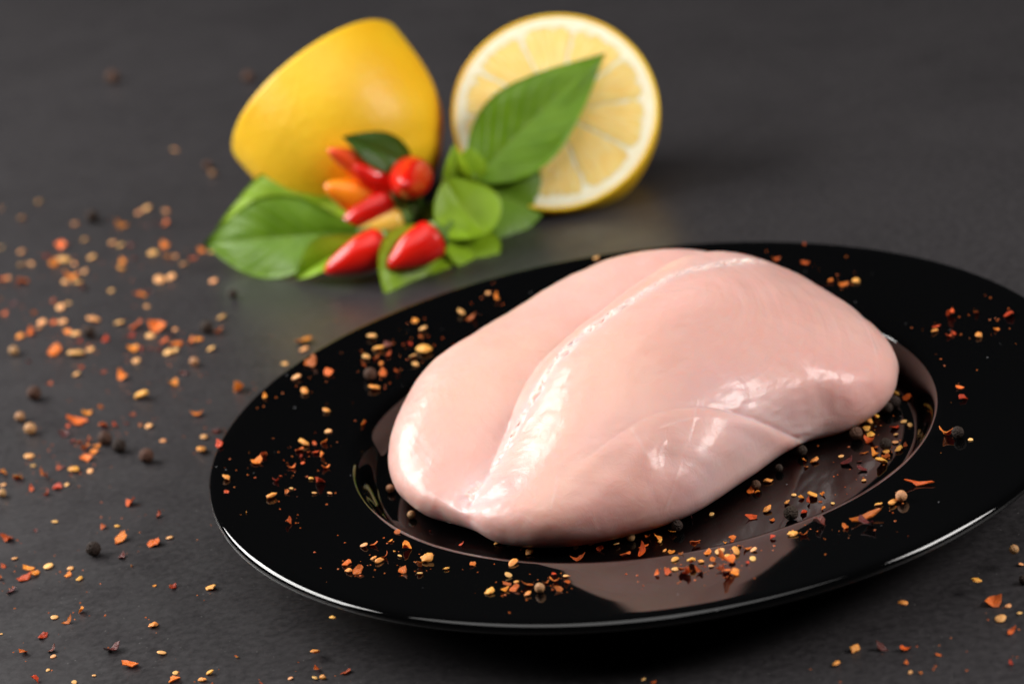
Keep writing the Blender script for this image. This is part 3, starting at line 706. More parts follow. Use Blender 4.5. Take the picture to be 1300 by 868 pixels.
SPICES = [
    ('R', 800, -1551, 0, 23, 142, 'red chili flake on the table in the lower right corner, rightmost', 3),
    ('O', 564, -1519, 0, 12, 355, 'orange chili flake on the table in the lower right corner, second from left', 2),
    ('S', 539, -1511, 0, 14, 183, 'pale chili seed on the table in the lower right corner', 0),
    ('O', 537, -1461, 0, 18, 68, 'orange chili flake on the table in the lower right corner, leftmost', 2),
    ('R', 629, -1445, 0, 19, 271, 'red chili flake on the table in the lower right corner, second from left', 3),
    ('Y', 359, -1410, 0, 28, 88, 'golden chili seed on the table in the lower right corner, the left one', 1),
    ('R', -138, -1393, 27, 19, 374, 'red chili flake in the right heap on the front rim, leftmost', 3),
    ('R', 550, -1391, 0, 36, 236, 'red chili flake on the table in the lower right corner, leftmost', 3),
    ('S', -163, -1390, 39, 12, 574, 'pale chili seed in the left heap on the front rim, rightmost', 0),
    ('O', 843, -1386, 0, 29, 386, 'orange chili flake on the table in the lower right corner, rightmost', 2),
    ('D', 489, -1367, 0, 41, 560, 'dark maroon chili flake on the table in the lower right corner', 4),
    ('Y', 421, -1349, 0, 33, 395, 'golden chili seed on the table in the lower right corner, the right one', 1),
    ('S', 831, -1316, 0, 34, 232, "pale chili seed on the table right of the plate's front edge, leftmost", 0),
    ('S', 888, -1296, 0, 16, 374, "pale chili seed on the table right of the plate's front edge, third from left", 0),
    ('Y', 575, -1276, 75, 29, 221, 'golden chili seed on the right front rim, second from right', 1),
    ('S', 867, -1249, 0, 19, 89, "pale chili seed on the table right of the plate's front edge, second from left", 0),
    ('O', 830, -1224, 0, 46, 1, "orange chili flake on the table right of the plate's front edge", 2),
    ('O', 138, -1168, 193, 28, 78, 'orange chili flake in the right heap on the front rim, rightmost', 2),
    ('Y', 806, -1144, 34, 30, 561, 'golden chili seed on the right front rim, rightmost', 1),
    ('O', 117, -1144, 190, 31, 419, 'orange chili flake in the right heap on the front rim, fourth from left', 2),
    ('P', 939, -1138, 0, 27, 611, "black peppercorn on the table right of the plate's front edge", 5),
    ('R', 106, -1125, 187, 30, 618, 'red chili flake in the right heap on the front rim, fifth from right', 3),
    ('O', 125, -1120, 187, 58, 57, 'orange chili flake in the right heap on the front rim, second from right', 2),
    ('R', 8, -1115, 185, 30, 261, 'red chili flake in the right heap on the front rim, fifth from left', 3),
    ('R', 44, -1110, 185, 30, 200, 'red chili flake in the right heap on the front rim, sixth from left', 3),
    ('R', 181, -1105, 186, 15, 77, 'red chili flake in the right heap on the front rim, rightmost', 3),
    ('Y', -436, -1099, 194, 21, 68, 'golden chili seed in the left heap on the front rim, rightmost', 1),
    ('R', -348, -1094, 190, 28, 552, 'red chili flake in the left heap on the front rim, second from right', 3),
    ('R', 0, -1090, 182, 35, 312, 'red chili flake in the right heap on the front rim, fourth from left', 3),
    ('W', -401, -1089, 191, 29, 271, 'tan peppercorn in the left heap on the front rim', 7),
    ('S', 81, -1085, 182, 15, 147, 'pale chili seed in the right heap on the front rim, second from left', 0),
    ('S', 199, -1085, 184, 22, 463, 'pale chili seed in the right heap on the front rim, second from right', 0),
    ('O', -72, -1083, 182, 22, 448, 'orange chili flake in the right heap on the front rim, leftmost', 2),
    ('R', -41, -1079, 181, 28, 163, 'red chili flake in the right heap on the front rim, second from left', 3),
    ('R', 141, -1077, 182, 23, 309, 'red chili flake in the right heap on the front rim, fourth from right', 3),
    ('S', -19, -1064, 179, 20, 84, 'pale chili seed in the right heap on the front rim, leftmost', 0),
    ('O', 90, -1050, 178, 22, 54, 'orange chili flake in the right heap on the front rim, third from left', 2),
    ('Y', -541, -1049, 193, 29, 101, 'golden chili seed in the left heap on the front rim, leftmost', 1),
    ('R', -472, -1049, 190, 33, 45, 'red chili flake in the left heap on the front rim, second from left', 3),
    ('O', -500, -1047, 191, 26, 383, 'orange chili flake in the left heap on the front rim, second from left', 2),
    ('R', -322, -1046, 183, 24, 84, 'red chili flake in the left heap on the front rim, rightmost', 3),
    ('Y', 31, -1044, 177, 38, 150, 'golden chili seed in the right heap on the front rim, second from left', 1),
    ('Y', 58, -1038, 176, 19, 551, 'golden chili seed in the right heap on the front rim, third from left', 1),
    ('W', 940, -1037, 43, 28, 403, 'tan peppercorn on the right front rim, the right one', 7),
    ('Y', -1049, -1036, 0, 19, 263, 'golden chili seed on the table in front of the plate', 1),
    ('R', -433, -1034, 186, 36, 36, 'red chili flake in the left heap on the front rim, third from left', 3),
    ('S', 958, -1031, 0, 16, 354, "pale chili seed on the table right of the plate's front edge, rightmost", 0),
    ('O', -359, -1031, 183, 31, 260, 'orange chili flake in the left heap on the front rim, rightmost', 2),
    ('Y', 135, -1031, 176, 19, 302, 'golden chili seed in the right heap on the front rim, second from right', 1),
    ('R', -381, -1030, 183, 20, 361, 'red chili flake in the left heap on the front rim, fourth from left', 3),
    ('S', -1072, -1028, 0, 19, 514, 'pale chili seed on the table in front of the plate, the right one', 0),
    ('R', -983, -1023, 0, 33, 365, 'red chili flake on the table in front of the plate', 3),
    ('S', 210, -1023, 177, 21, 113, 'pale chili seed in the right heap on the front rim, rightmost', 0),
    ('Y', 161, -1018, 175, 28, 203, 'golden chili seed in the right heap on the front rim, rightmost', 1),
    ('D', 535, -1010, 189, 56, 180, 'dark maroon chili flake on the right front rim, the right one', 4),
    ('S', -1144, -1007, 0, 16, 602, 'pale chili seed on the table in front of the plate, the left one', 0),
    ('R', -1228, -1006, 0, 15, 239, 'red chili flake on the table in the lower left corner, rightmost', 3),
    ('R', 192, -1002, 174, 25, 300, 'red chili flake in the right heap on the front rim, second from right', 3),
    ('R', -491, -1000, 185, 33, 238, 'red chili flake in the left heap on the front rim, leftmost', 3),
    ('Y', -464, -997, 184, 14, 27, 'golden chili seed in the left heap on the front rim, third from left', 1),
    ('S', 118, -997, 172, 32, 233, 'pale chili seed in the right heap on the front rim, third from left', 0),
    ('S', -324, -996, 177, 17, 604, 'pale chili seed in the left heap on the front rim, second from left', 0),
    ('Y', -11, -992, 171, 22, 373, 'golden chili seed in the right heap on the front rim, leftmost', 1),
    ('Y', -993, -987, 158, 24, 522, 'golden chili seed on the rim left of the front heaps, second from left', 1),
    ('O', -1066, -984, 0, 21, 213, 'orange chili flake on the table in front of the plate', 2),
    ('O', 479, -984, 183, 25, 174, 'orange chili flake on the right front rim', 2),
    ('O', 83, -980, 170, 33, 411, 'orange chili flake in the right heap on the front rim, second from left', 2),
    ('R', 361, -979, 177, 25, 303, 'red chili flake on the right front rim, the right one', 3),
    ('R', -356, -973, 176, 26, 466, 'red chili flake in the left heap on the front rim, third from right', 3),
    ('R', 175, -971, 170, 14, 180, 'red chili flake in the right heap on the front rim, third from right', 3),
    ('G', 536, -959, 184, 98, 12, 'long thin red chili flake on the right front rim, the left one', 3),
    ('Y', 331, -958, 173, 29, 601, 'golden chili seed on the right front rim, leftmost', 1),
    ('R', 10, -957, 166, 14, 616, 'red chili flake in the right heap on the front rim, third from left', 3),
    ('R', 274, -956, 171, 23, 148, 'red chili flake on the right front rim, the left one', 3),
    ('S', -483, -945, 179, 22, 239, 'pale chili seed in the left heap on the front rim, leftmost', 0),
    ('Y', -1401, -936, 0, 26, 567, 'golden chili seed on the table in the lower left corner, second from left', 1),
    ('D', 414, -923, 173, 43, 101, 'dark maroon chili flake on the right front rim, the left one', 4),
    ('O', -1485, -907, 0, 41, 175, 'orange chili flake on the table in the lower left corner, second from left', 2),
    ('Y', -1380, -905, 0, 23, 0, 'golden chili seed on the table in the lower left corner, rightmost', 1),
    ('Y', -1068, -905, 12, 29, 72, 'golden chili seed on the rim left of the front heaps, leftmost', 1),
    ('Y', 635, -887, 183, 36, 382, 'golden chili seed on the right front rim, third from left', 1),
    ('W', 662, -881, 184, 34, 511, 'tan peppercorn on the right front rim, the left one', 7),
    ('Y', 595, -874, 179, 22, 608, 'golden chili seed on the right front rim, second from left', 1),
    ('S', -1484, -870, 0, 18, 84, 'pale chili seed on the table in the lower left corner, rightmost', 0),
    ('S', -735, -859, 187, 19, 417, 'pale chili seed on the rim left of the front heaps, rightmost', 0),
    ('Y', -466, -853, 168, 30, 391, 'golden chili seed in the left heap on the front rim, second from left', 1),
    ('Y', -658, -841, 180, 15, 342, 'golden chili seed on the rim left of the front heaps, rightmost', 1),
    ('O', -786, -834, 189, 26, 43, 'orange chili flake on the rim left of the front heaps, second from right', 2),
    ('O', -1304, -832, 0, 11, 258, 'orange chili flake on the table in the lower left corner, rightmost', 2),
    ('O', -582, -830, 173, 22, 94, 'orange chili flake in the left heap on the front rim, leftmost', 2),
    ('R', -1308, -829, 0, 8, 292, 'red chili flake on the table in the lower left corner, second from right', 3),
    ('S', -1784, -828, 0, 16, 296, 'pale chili seed on the table in the lower left corner, fifth from left', 0),
    ('R', -913, -807, 198, 39, 90, 'red chili flake on the rim left of the front heaps, leftmost', 3),
    ('R', -739, -807, 183, 32, 208, 'red chili flake on the rim left of the front heaps, rightmost', 3),
    ('S', -1729, -804, 0, 13, 142, 'pale chili seed on the table in the lower left corner, third from right', 0),
    ('Y', -939, -797, 199, 26, 235, 'golden chili seed on the rim left of the front heaps, third from left', 1),
    ('G', 733, -794, 181, 80, -50, 'long thin red chili flake on the right front rim, the right one', 3),
    ('R', -1903, -782, 0, 32, 114, 'red chili flake on the table in the lower left corner, second from left', 3),
    ('O', -1622, -779, 0, 55, 255, 'orange chili flake on the table in the lower left corner, leftmost', 2),
    ('Y', -712, -761, 177, 36, 60, 'golden chili seed on the rim left of the front heaps, second from right', 1),
    ('Y', -853, -742, 187, 29, 385, 'golden chili seed on the rim left of the front heaps, third from right', 1),
    ('S', -1534, -739, 0, 27, 34, 'pale chili seed on the table in the lower left corner, second from right', 0),
    ('O', -945, -737, 196, 41, 96, 'orange chili flake on the rim left of the front heaps, leftmost', 2),
    ('O', -4, -732, 60, 23, 589, 'orange chili flake in the well in front of the chicken, third from left', 2),
    ('O', 157, -727, 60, 12, 572, "orange chili flake in the well beside the chicken's front right edge, leftmost", 2),
    ('S', -1874, -724, 0, 15, 431, 'pale chili seed on the table in the lower left corner, second from left', 0),
    ('O', 180, -721, 60, 22, 390, "orange chili flake in the well beside the chicken's front right edge, third from left", 2),
    ('O', 71, -720, 60, 34, 35, 'orange chili flake in the well in front of the chicken, rightmost', 2),
    ('O', 181, -720, 60, 23, 348, "orange chili flake in the well beside the chicken's front right edge, second from left", 2),
    ('O', -137, -718, 60, 36, 377, 'orange chili flake in the well in front of the chicken, leftmost', 2),
    ('Y', -22, -717, 60, 14, 85, 'golden chili seed in the well in front of the chicken, rightmost', 1),
    ('Y', -868, -714, 187, 18, 23, 'golden chili seed on the rim left of the front heaps, fourth from left', 1),
    ('S', -792, -712, 179, 15, 497, 'pale chili seed on the rim left of the front heaps, second from left', 0),
    ('R', -87, -712, 60, 56, 440, 'red chili flake in the well in front of the chicken, fourth from left', 3),
    ('R', -833, -710, 183, 24, 345, 'red chili flake on the rim left of the front heaps, third from left', 3),
    ('R', -279, -681, 60, 42, 615, 'red chili flake in the well in front of the chicken, second from left', 3),
    ('D', -1683, -673, 0, 48, 371, 'dark maroon chili flake on the table in the lower left corner, the right one', 4),
    ('O', -808, -671, 178, 12, 510, 'orange chili flake on the rim left of the front heaps, third from left', 2),
    ('R', -78, -670, 60, 32, 31, 'red chili flake in the well in front of the chicken, second from right', 3),
    ('O', -771, -658, 173, 43, 144, 'orange chili flake on the rim left of the front heaps, rightmost', 2),
    ('Y', -29, -655, 60, 19, 447, 'golden chili seed in the well in front of the chicken, second from right', 1),
    ('P', 368, -649, 60, 46, 19, "black peppercorn in the well beside the chicken's front right edge, second from left", 5),
    ('S', -1866, -646, 0, 19, 396, 'pale chili seed on the table in the lower left corner, third from left', 0),
    ('R', -209, -646, 60, 26, 627, 'red chili flake in the well in front of the chicken, third from left', 3),
    ('O', 312, -634, 60, 18, 346, "orange chili flake in the well beside the chicken's front right edge, fifth from left", 2),
    ('S', -159, -633, 60, 20, 577, 'pale chili seed in the well in front of the chicken, the right one', 0),
    ('O', -34, -633, 60, 31, 307, 'orange chili flake in the well in front of the chicken, second from left', 2),
    ('W', -112, -619, 60, 27, 198, 'tan peppercorn in the well in front of the chicken', 7),
    ('R', 409, -618, 60, 35, 428, "red chili flake in the well beside the chicken's front right edge, third from left", 3),
    ('O', 469, -617, 60, 18, 407, 'orange chili flake in the well right of the chicken, second from left', 2),
    ('S', -897, -616, 182, 28, 515, 'pale chili seed on the rim left of the front heaps, leftmost', 0),
    ('R', -867, -614, 179, 27, 300, 'red chili flake on the rim left of the front heaps, second from left', 3),
    ('O', 13, -614, 60, 23, 235, 'orange chili flake in the well in front of the chicken, second from right', 2),
    ('R', -62, -613, 60, 24, 529, 'red chili flake in the well in front of the chicken, rightmost', 3),
    ('S', -277, -610, 60, 18, 184, 'pale chili seed in the well in front of the chicken, the left one', 0),
    ('D', -1873, -608, 0, 31, 384, 'dark maroon chili flake on the table in the lower left corner, the left one', 4),
    ('P', 30, -603, 60, 38, 438, 'black peppercorn in the well in front of the chicken', 5),
    ('Y', -228, -598, 60, 32, 406, 'golden chili seed in the well in front of the chicken, second from left', 1),
    ('R', 256, -598, 60, 37, 598, "red chili flake in the well beside the chicken's front right edge, second from left", 3),
    ('R', -1963, -595, 0, 35, 199, 'red chili flake on the table in the lower left corner, leftmost', 3),
    ('Y', -416, -594, 60, 31, 138, 'golden chili seed in the well in front of the chicken, leftmost', 1),
    ('O', -819, -593, 173, 16, 368, 'orange chili flake on the rim left of the front heaps, second from left', 2),
    ('S', 502, -590, 60, 14, 61, 'pale chili seed in the well right of the chicken, leftmost', 0),
    ('Y', -136, -587, 60, 18, 598, 'golden chili seed in the well in front of the chicken, third from left', 1),
    ('Y', 308, -566, 60, 31, 73, "golden chili seed in the well beside the chicken's front right edge, leftmost", 1),
    ('R', 469, -565, 60, 14, 272, 'red chili flake in the well right of the chicken, leftmost', 3),
    ('R', -433, -564, 60, 25, 454, 'red chili flake in the well in front of the chicken, leftmost', 3),
    ('S', 935, -563, 183, 16, 553, 'pale chili seed on the rim beside the wrinkled black peppercorn', 0),
    ('R', 433, -559, 60, 27, 140, "red chili flake in the well beside the chicken's front right edge, rightmost", 3),
    ('Y', -1571, -555, 0, 34, 149, 'golden chili seed on the table in the lower left corner, leftmost', 1),
    ('Y', 371, -542, 60, 21, 418, "golden chili seed in the well beside the chicken's front right edge, rightmost", 1),
    ('L', 76, -541, 60, 44, 90, 'dark red chili flake leaning on edge in the well in front of the chicken', 4),
    ('R', -797, -534, 167, 24, 313, 'red chili flake on the rim left of the front heaps, second from right', 3),
    ('S', 143, -534, 60, 17, 396, "pale chili seed in the well beside the chicken's front right edge, the left one", 0),
    ('P', 907, -523, 177, 38, 100, 'black peppercorn on the rim beside the wrinkled black peppercorn', 5),
    ('O', 419, -522, 60, 23, 160, "orange chili flake in the well beside the chicken's front right edge, third from right", 2),
    ('Y', 452, -522, 60, 38, 515, 'golden chili seed in the well right of the chicken, leftmost', 1),
    ('O', 484, -521, 60, 19, 522, 'orange chili flake in the well right of the chicken, leftmost', 2),
    ('R', -1913, -507, 0, 44, 121, 'red chili flake on the table in the lower left corner, third from left', 3),
    ('Y', -510, -498, 60, 18, 16, "golden chili seed in the well at the chicken's left tip", 1),
    ('S', 401, -494, 60, 16, 318, "pale chili seed in the well beside the chicken's front right edge, the right one", 0),
    ('O', 874, -489, 172, 48, 235, 'orange chili flake on the rim beside the wrinkled black peppercorn, the left one', 2),
    ('S', 619, -473, 60, 17, 127, 'pale chili seed in the well right of the chicken, third from left', 0),
    ('R', -617, -467, 60, 21, 572, "red chili flake in the well at the chicken's left tip, the right one", 3),
    ('S', -2049, -448, 0, 10, 138, 'pale chili seed on the table in the lower left corner, leftmost', 0),
    ('R', -1843, -442, 0, 36, 22, 'red chili flake on the table in the lower left corner, fourth from left', 3),
    ('O', 297, -439, 60, 23, 165, "orange chili flake in the well beside the chicken's front right edge, fourth from left", 2),
    ('R', 279, -424, 60, 36, 95, "red chili flake in the well beside the chicken's front right edge, leftmost", 3),
    ('B', 298, -413, 60, 31, 34, "brown peppercorn in the well beside the chicken's front right edge", 6),
    ('R', -1124, -409, 195, 30, 123, 'red chili flake on the left rim below the heap, second from right', 3),
    ('D', 627, -400, 60, 40, 559, 'dark maroon chili flake in the well right of the chicken, rightmost', 4),
    ('S', -1891, -397, 0, 24, 26, 'pale chili seed on the table in the lower left corner, fourth from left', 0),
    ('O', -1806, -387, 0, 35, 452, 'orange chili flake on the table below the lone black peppercorn, second from left', 2),
    ('Y', 691, -381, 60, 44, 385, 'golden chili seed in the well right of the chicken, fourth from right', 1),
    ('Y', 339, -377, 60, 28, 611, "golden chili seed in the well beside the chicken's front right edge, second from left", 1),
    ('Y', -1404, -373, 0, 34, 277, 'golden chili seed on the table below the lone black peppercorn, the right one', 1),
    ('R', -710, -342, 60, 12, 490, "red chili flake in the well at the chicken's left tip, the left one", 3),
    ('D', 631, -342, 60, 20, 295, 'dark maroon chili flake in the well right of the chicken, second from left', 4),
    ('R', 712, -340, 60, 36, 372, 'red chili flake in the well right of the chicken, fourth from left', 3),
    ('D', 591, -338, 60, 49, 0, 'dark maroon chili flake in the well right of the chicken, leftmost', 4),
    ('R', -1526, -327, 0, 33, 418, 'red chili flake on the table below the lone black peppercorn, rightmost', 3),
    ('P', 383, -321, 60, 27, 500, "black peppercorn in the well beside the chicken's front right edge, leftmost", 5),
    ('O', 467, -320, 60, 16, 325, "orange chili flake in the well beside the chicken's front right edge, rightmost", 2),
    ('O', -1257, -310, 207, 7, 436, 'orange chili flake on the left rim below the heap', 2),
    ('Y', 721, -310, 60, 26, 219, 'golden chili seed in the well right of the chicken, third from right', 1),
    ('O', 684, -309, 60, 35, 505, 'orange chili flake in the well right of the chicken, rightmost', 2),
    ('Y', 762, -305, 60, 33, 86, 'golden chili seed in the well right of the chicken, rightmost', 1),
    ('O', -1587, -292, 0, 13, 17, 'orange chili flake on the table below the lone black peppercorn, rightmost', 2),
    ('Y', 499, -290, 60, 29, 88, 'golden chili seed in the well right of the chicken, second from left', 1),
    ('G', 657, -288, 60, 26, 12, 'long thin red chili flake in the well right of the chicken', 3),
    ('S', 582, -286, 60, 18, 21, 'pale chili seed in the well right of the chicken, second from left', 0),
    ('P', 725, -286, 60, 40, 269, 'black peppercorn in the well right of the chicken, leftmost', 5),
    ('R', 786, -285, 60, 17, 465, 'red chili flake in the well right of the chicken, second from right', 3),
    ('O', 470, -275, 60, 23, 471, "orange chili flake in the well beside the chicken's front right edge, second from right", 2),
    ('R', 693, -265, 60, 22, 325, 'red chili flake in the well right of the chicken, third from left', 3),
    ('R', 982, -253, 173, 35, 145, 'red chili flake on the rim beside the wrinkled black peppercorn', 3),
    ('S', 760, -250, 60, 21, 25, 'pale chili seed in the well right of the chicken, fourth from left', 0),
    ('W', -764, -232, 60, 27, 180, "tan peppercorn in the well at the chicken's left tip, the right one", 7),
    ('P', 471, -232, 60, 35, 455, "black peppercorn in the well beside the chicken's front right edge, rightmost", 5),
    ('R', 688, -216, 60, 43, 535, 'red chili flake in the well right of the chicken, second from left', 3),
    ('Y', -1183, -208, 196, 33, 397, 'golden chili seed on the left rim below the heap, second from left', 1),
    ('S', -1004, -200, 174, 17, 525, 'pale chili seed on the left rim below the heap, rightmost', 0),
    ('S', 773, -196, 60, 16, 558, 'pale chili seed in the well right of the chicken, third from right', 0),
    ('S', -1052, -194, 180, 15, 41, 'pale chili seed on the left rim below the heap, second from left', 0),
    ('B', 652, -180, 60, 43, 389, 'brown peppercorn in the well right of the chicken', 6),
    ('R', -1135, -178, 190, 20, 535, 'red chili flake on the left rim below the heap, fourth from left', 3),
    ('Y', 697, -174, 60, 32, 148, 'golden chili seed in the well right of the chicken, fifth from left', 1),
    ('D', -2051, -171, 0, 42, 408, 'dark maroon chili flake on the table below the lone black peppercorn', 4),
    ('O', 992, -166, 172, 30, 242, 'orange chili flake on the rim beside the wrinkled black peppercorn, the right one', 2),
    ('Y', -1834, -163, 0, 26, 100, 'golden chili seed on the table below the lone black peppercorn, the left one', 1),
    ('R', -1325, -150, 212, 20, 573, 'red chili flake on the left rim below the heap, leftmost', 3),
    ('S', -1124, -148, 188, 14, 521, 'pale chili seed on the left rim below the heap, leftmost', 0),
    ('S', 829, -148, 60, 20, 477, 'pale chili seed in the well right of the chicken, rightmost', 0),
    ('R', 779, -147, 60, 34, 360, 'red chili flake in the well right of the chicken, third from right', 3),
    ('O', -1671, -130, 0, 10, 487, 'orange chili flake on the table beside the lone black peppercorn, rightmost', 2),
    ('Y', 694, -125, 60, 26, 392, 'golden chili seed in the well right of the chicken, third from left', 1),
    ('O', -1876, -122, 0, 27, 400, 'orange chili flake on the table below the lone black peppercorn, leftmost', 2),
    ('R', -1033, -118, 176, 43, 186, 'red chili flake on the left rim below the heap, rightmost', 3),
    ('S', 817, -115, 60, 20, 302, 'pale chili seed in the well right of the chicken, second from right', 0),
    ('R', -2020, -97, 0, 52, 365, 'red chili flake on the table below the lone black peppercorn, second from left', 3),
    ('R', -1173, -88, 193, 24, 242, 'red chili flake on the left rim below the heap, second from left', 3),
    ('Y', -1064, -83, 180, 15, 303, 'golden chili seed on the left rim below the heap, rightmost', 1),
    ('S', -1873, -79, 0, 25, 108, 'pale chili seed on the table beside the lone black peppercorn, rightmost', 0),
    ('O', -1988, -77, 0, 39, 392, 'orange chili flake on the table beside the lone black peppercorn, second from left', 2),
    ('Y', 711, -74, 60, 26, 222, 'golden chili seed in the well right of the chicken, fourth from left', 1),
    ('R', -2099, -70, 0, 23, 490, 'red chili flake on the table below the lone black peppercorn, leftmost', 3),
    ('D', -1707, -53, 0, 36, 434, 'dark maroon chili flake on the table beside the lone black peppercorn', 4),
    ('Y', -1329, -52, 211, 29, 445, 'golden chili seed on the left rim below the heap, leftmost', 1),
    ('R', -1159, -51, 191, 12, 246, 'red chili flake on the left rim below the heap, third from left', 3),
    ('Y', 739, -46, 60, 26, 209, 'golden chili seed in the well right of the chicken, sixth from left', 1),
    ('O', -2008, -41, 0, 45, 264, 'orange chili flake on the table beside the lone black peppercorn, leftmost', 2),
    ('S', -1948, -37, 0, 36, 459, 'pale chili seed on the table beside the lone black peppercorn, second from left', 0),
    ('P', 782, -27, 60, 38, 292, 'black peppercorn in the well right of the chicken, second from left', 5),
    ('W', -827, -19, 60, 27, 272, "tan peppercorn in the well at the chicken's left tip, the left one", 7),
    ('P', -1801, -8, 0, 50, 300, 'black peppercorn on the table beside the lone black peppercorn', 5),
    ('O', -1017, -8, 174, 26, 362, 'orange chili flake in the heap on the left rim, rightmost', 2),
    ('P', 808, -4, 60, 47, 63, 'black peppercorn in the well right of the chicken, rightmost', 5),
    ('R', -1610, 3, 0, 55, 589, 'red chili flake on the table beside the lone black peppercorn, the right one', 3),
    ('O', -1122, 9, 186, 27, 9, 'orange chili flake in the heap on the left rim, second from left', 2),
    ('R', -2101, 16, 0, 26, 525, 'red chili flake on the table beside the lone black peppercorn, the left one', 3),
    ('S', -1558, 29, 0, 23, 332, 'pale chili seed on the table above the lone black peppercorn, the right one', 0),
    ('R', -1091, 39, 183, 17, 228, 'red chili flake in the heap on the left rim, fifth from left', 3),
    ('R', 861, 46, 62, 38, 248, 'red chili flake in the well right of the chicken, rightmost', 3),
    ('S', -2070, 60, 0, 20, 452, 'pale chili seed on the table beside the lone black peppercorn, leftmost', 0),
    ('O', -1236, 67, 200, 43, 343, 'orange chili flake in the heap on the left rim, leftmost', 2),
    ('O', -1721, 70, 0, 55, 104, 'orange chili flake on the table above the lone black peppercorn', 2),
    ('R', -1096, 83, 184, 22, 477, 'red chili flake in the heap on the left rim, fourth from left', 3),
    ('O', -1029, 83, 175, 24, 489, 'orange chili flake in the heap on the left rim, third from left', 2),
    ('Y', 835, 97, 60, 24, 242, 'golden chili seed in the well right of the chicken, second from right', 1),
    ('R', -1217, 111, 198, 29, 436, 'red chili flake in the heap on the left rim, second from left', 3),
    ('R', -1050, 112, 178, 29, 305, 'red chili flake in the heap on the left rim, rightmost', 3),
    ('R', -1076, 115, 181, 22, 442, 'red chili flake in the heap on the left rim, third from right', 3),
    ('R', -1102, 138, 185, 35, 417, 'red chili flake in the heap on the left rim, third from left', 3),
    ('Y', 1131, 161, 189, 29, 126, 'golden chili seed on the rim right of the chicken, the right one', 1),
    ('O', 1192, 172, 196, 23, 16, 'orange chili flake on the rim right of the chicken', 2),
    ('Y', -1088, 175, 184, 35, 558, 'golden chili seed in the heap on the left rim', 1),
    ('Y', -1742, 177, 0, 17, 613, 'golden chili seed on the table above the lone black peppercorn', 1),
    ('O', -1023, 181, 176, 25, 269, 'orange chili flake in the heap on the left rim, second from right', 2),
    ('R', -1055, 182, 180, 29, 176, 'red chili flake in the heap on the left rim, second from right', 3),
    ('R', -1790, 187, 0, 26, 529, 'red chili flake on the table above the lone black peppercorn, second from left', 3),
    ('R', -1363, 202, 217, 41, 487, 'red chili flake in the heap on the left rim, leftmost', 3),
    ('R', -1608, 207, 0, 26, 432, 'red chili flake on the table above the lone black peppercorn, rightmost', 3),
    ('R', -2111, 215, 0, 50, 220, 'red chili flake on the table above the lone black peppercorn, leftmost', 3),
    ('R', 1046, 219, 180, 25, 74, 'red chili flake on the rim right of the chicken, second from left', 3),
    ('R', 1064, 225, 182, 21, 183, 'red chili flake on the rim right of the chicken, fourth from left', 3),
    ('D', -2020, 243, 0, 14, 601, 'dark maroon chili flake on the table above the lone black peppercorn', 4),
    ('R', 1252, 248, 205, 49, 458, 'red chili flake on the rim right of the chicken, rightmost', 3),
    ('S', -1011, 264, 177, 23, 154, 'pale chili seed on the rim just below the brown peppercorn', 0),
    ('Y', 1012, 283, 178, 23, 103, 'golden chili seed on the rim right of the chicken, the left one', 1),
    ('S', -1961, 289, 0, 20, 325, 'pale chili seed on the table above the lone black peppercorn, the left one', 0),
    ('O', -895, 305, 165, 32, 491, 'orange chili flake on the rim just below the brown peppercorn', 2),
    ('R', 1024, 309, 180, 28, 594, 'red chili flake on the rim right of the chicken, leftmost', 3),
    ('R', 1161, 327, 196, 28, 424, 'red chili flake on the rim right of the chicken, second from right', 3),
    ('R', -1711, 336, 0, 45, 546, 'red chili flake on the table above the lone black peppercorn, third from left', 3),
    ('R', 1081, 357, 188, 41, 420, 'red chili flake on the rim right of the chicken, third from left', 3),
    ('Y', -1017, 416, 183, 24, 587, 'golden chili seed on the upper left rim, the right one', 1),
    ('R', -2014, 522, 0, 29, 404, "red chili flake on the table beside the plate's left edge, third from left", 3),
    ('O', -1223, 550, 213, 24, 491, 'orange chili flake on the upper left rim, the left one', 2),
    ('R', -1984, 559, 0, 42, 463, "red chili flake on the table beside the plate's left edge, rightmost", 3),
    ('Y', -854, 562, 174, 38, 335, 'golden chili seed on the rim just below the brown peppercorn', 1),
    ('W', -2173, 563, 0, 29, 407, "tan peppercorn on the table beside the plate's left edge", 7),
    ('Y', -1090, 570, 199, 36, 172, 'golden chili seed on the upper left rim, the left one', 1),
    ('S', -1952, 571, 0, 20, 513, "pale chili seed on the table beside the plate's left edge, the right one", 0),
    ('R', -2075, 583, 0, 33, 501, "red chili flake on the table beside the plate's left edge, leftmost", 3),
    ('B', -864, 635, 180, 45, 74, 'brown peppercorn on the rim just below the brown peppercorn', 6),
    ('S', -1878, 651, 0, 23, 491, 'pale chili seed on the table beside the dark peppercorn trio, third from left', 0),
    ('B', -1677, 654, 0, 53, 213, 'brown peppercorn on the table beside the dark peppercorn trio', 6),
    ('S', -2182, 656, 0, 20, 291, "pale chili seed on the table beside the plate's left edge, the left one", 0),
    ('R', -2039, 660, 0, 49, 218, "red chili flake on the table beside the plate's left edge, second from left", 3),
    ('R', -823, 666, 179, 42, 478, 'red chili flake on the rim just below the brown peppercorn, the left one', 3),
    ('Y', -1488, 667, 0, 49, 494, 'golden chili seed on the table beside the dark peppercorn trio, the right one', 1),
    ('R', -775, 671, 175, 26, 189, 'red chili flake on the rim just below the brown peppercorn, the right one', 3),
    ('Y', -1938, 681, 0, 39, 227, 'golden chili seed on the table beside the dark peppercorn trio, the left one', 1),
    ('S', -1117, 683, 209, 33, 334, 'pale chili seed on the upper left rim', 0),
    ('O', -2135, 685, 0, 38, 422, "orange chili flake on the table beside the plate's left edge, the right one", 2),
    ('O', -1010, 699, 199, 38, 519, 'orange chili flake on the upper left rim, the right one', 2),
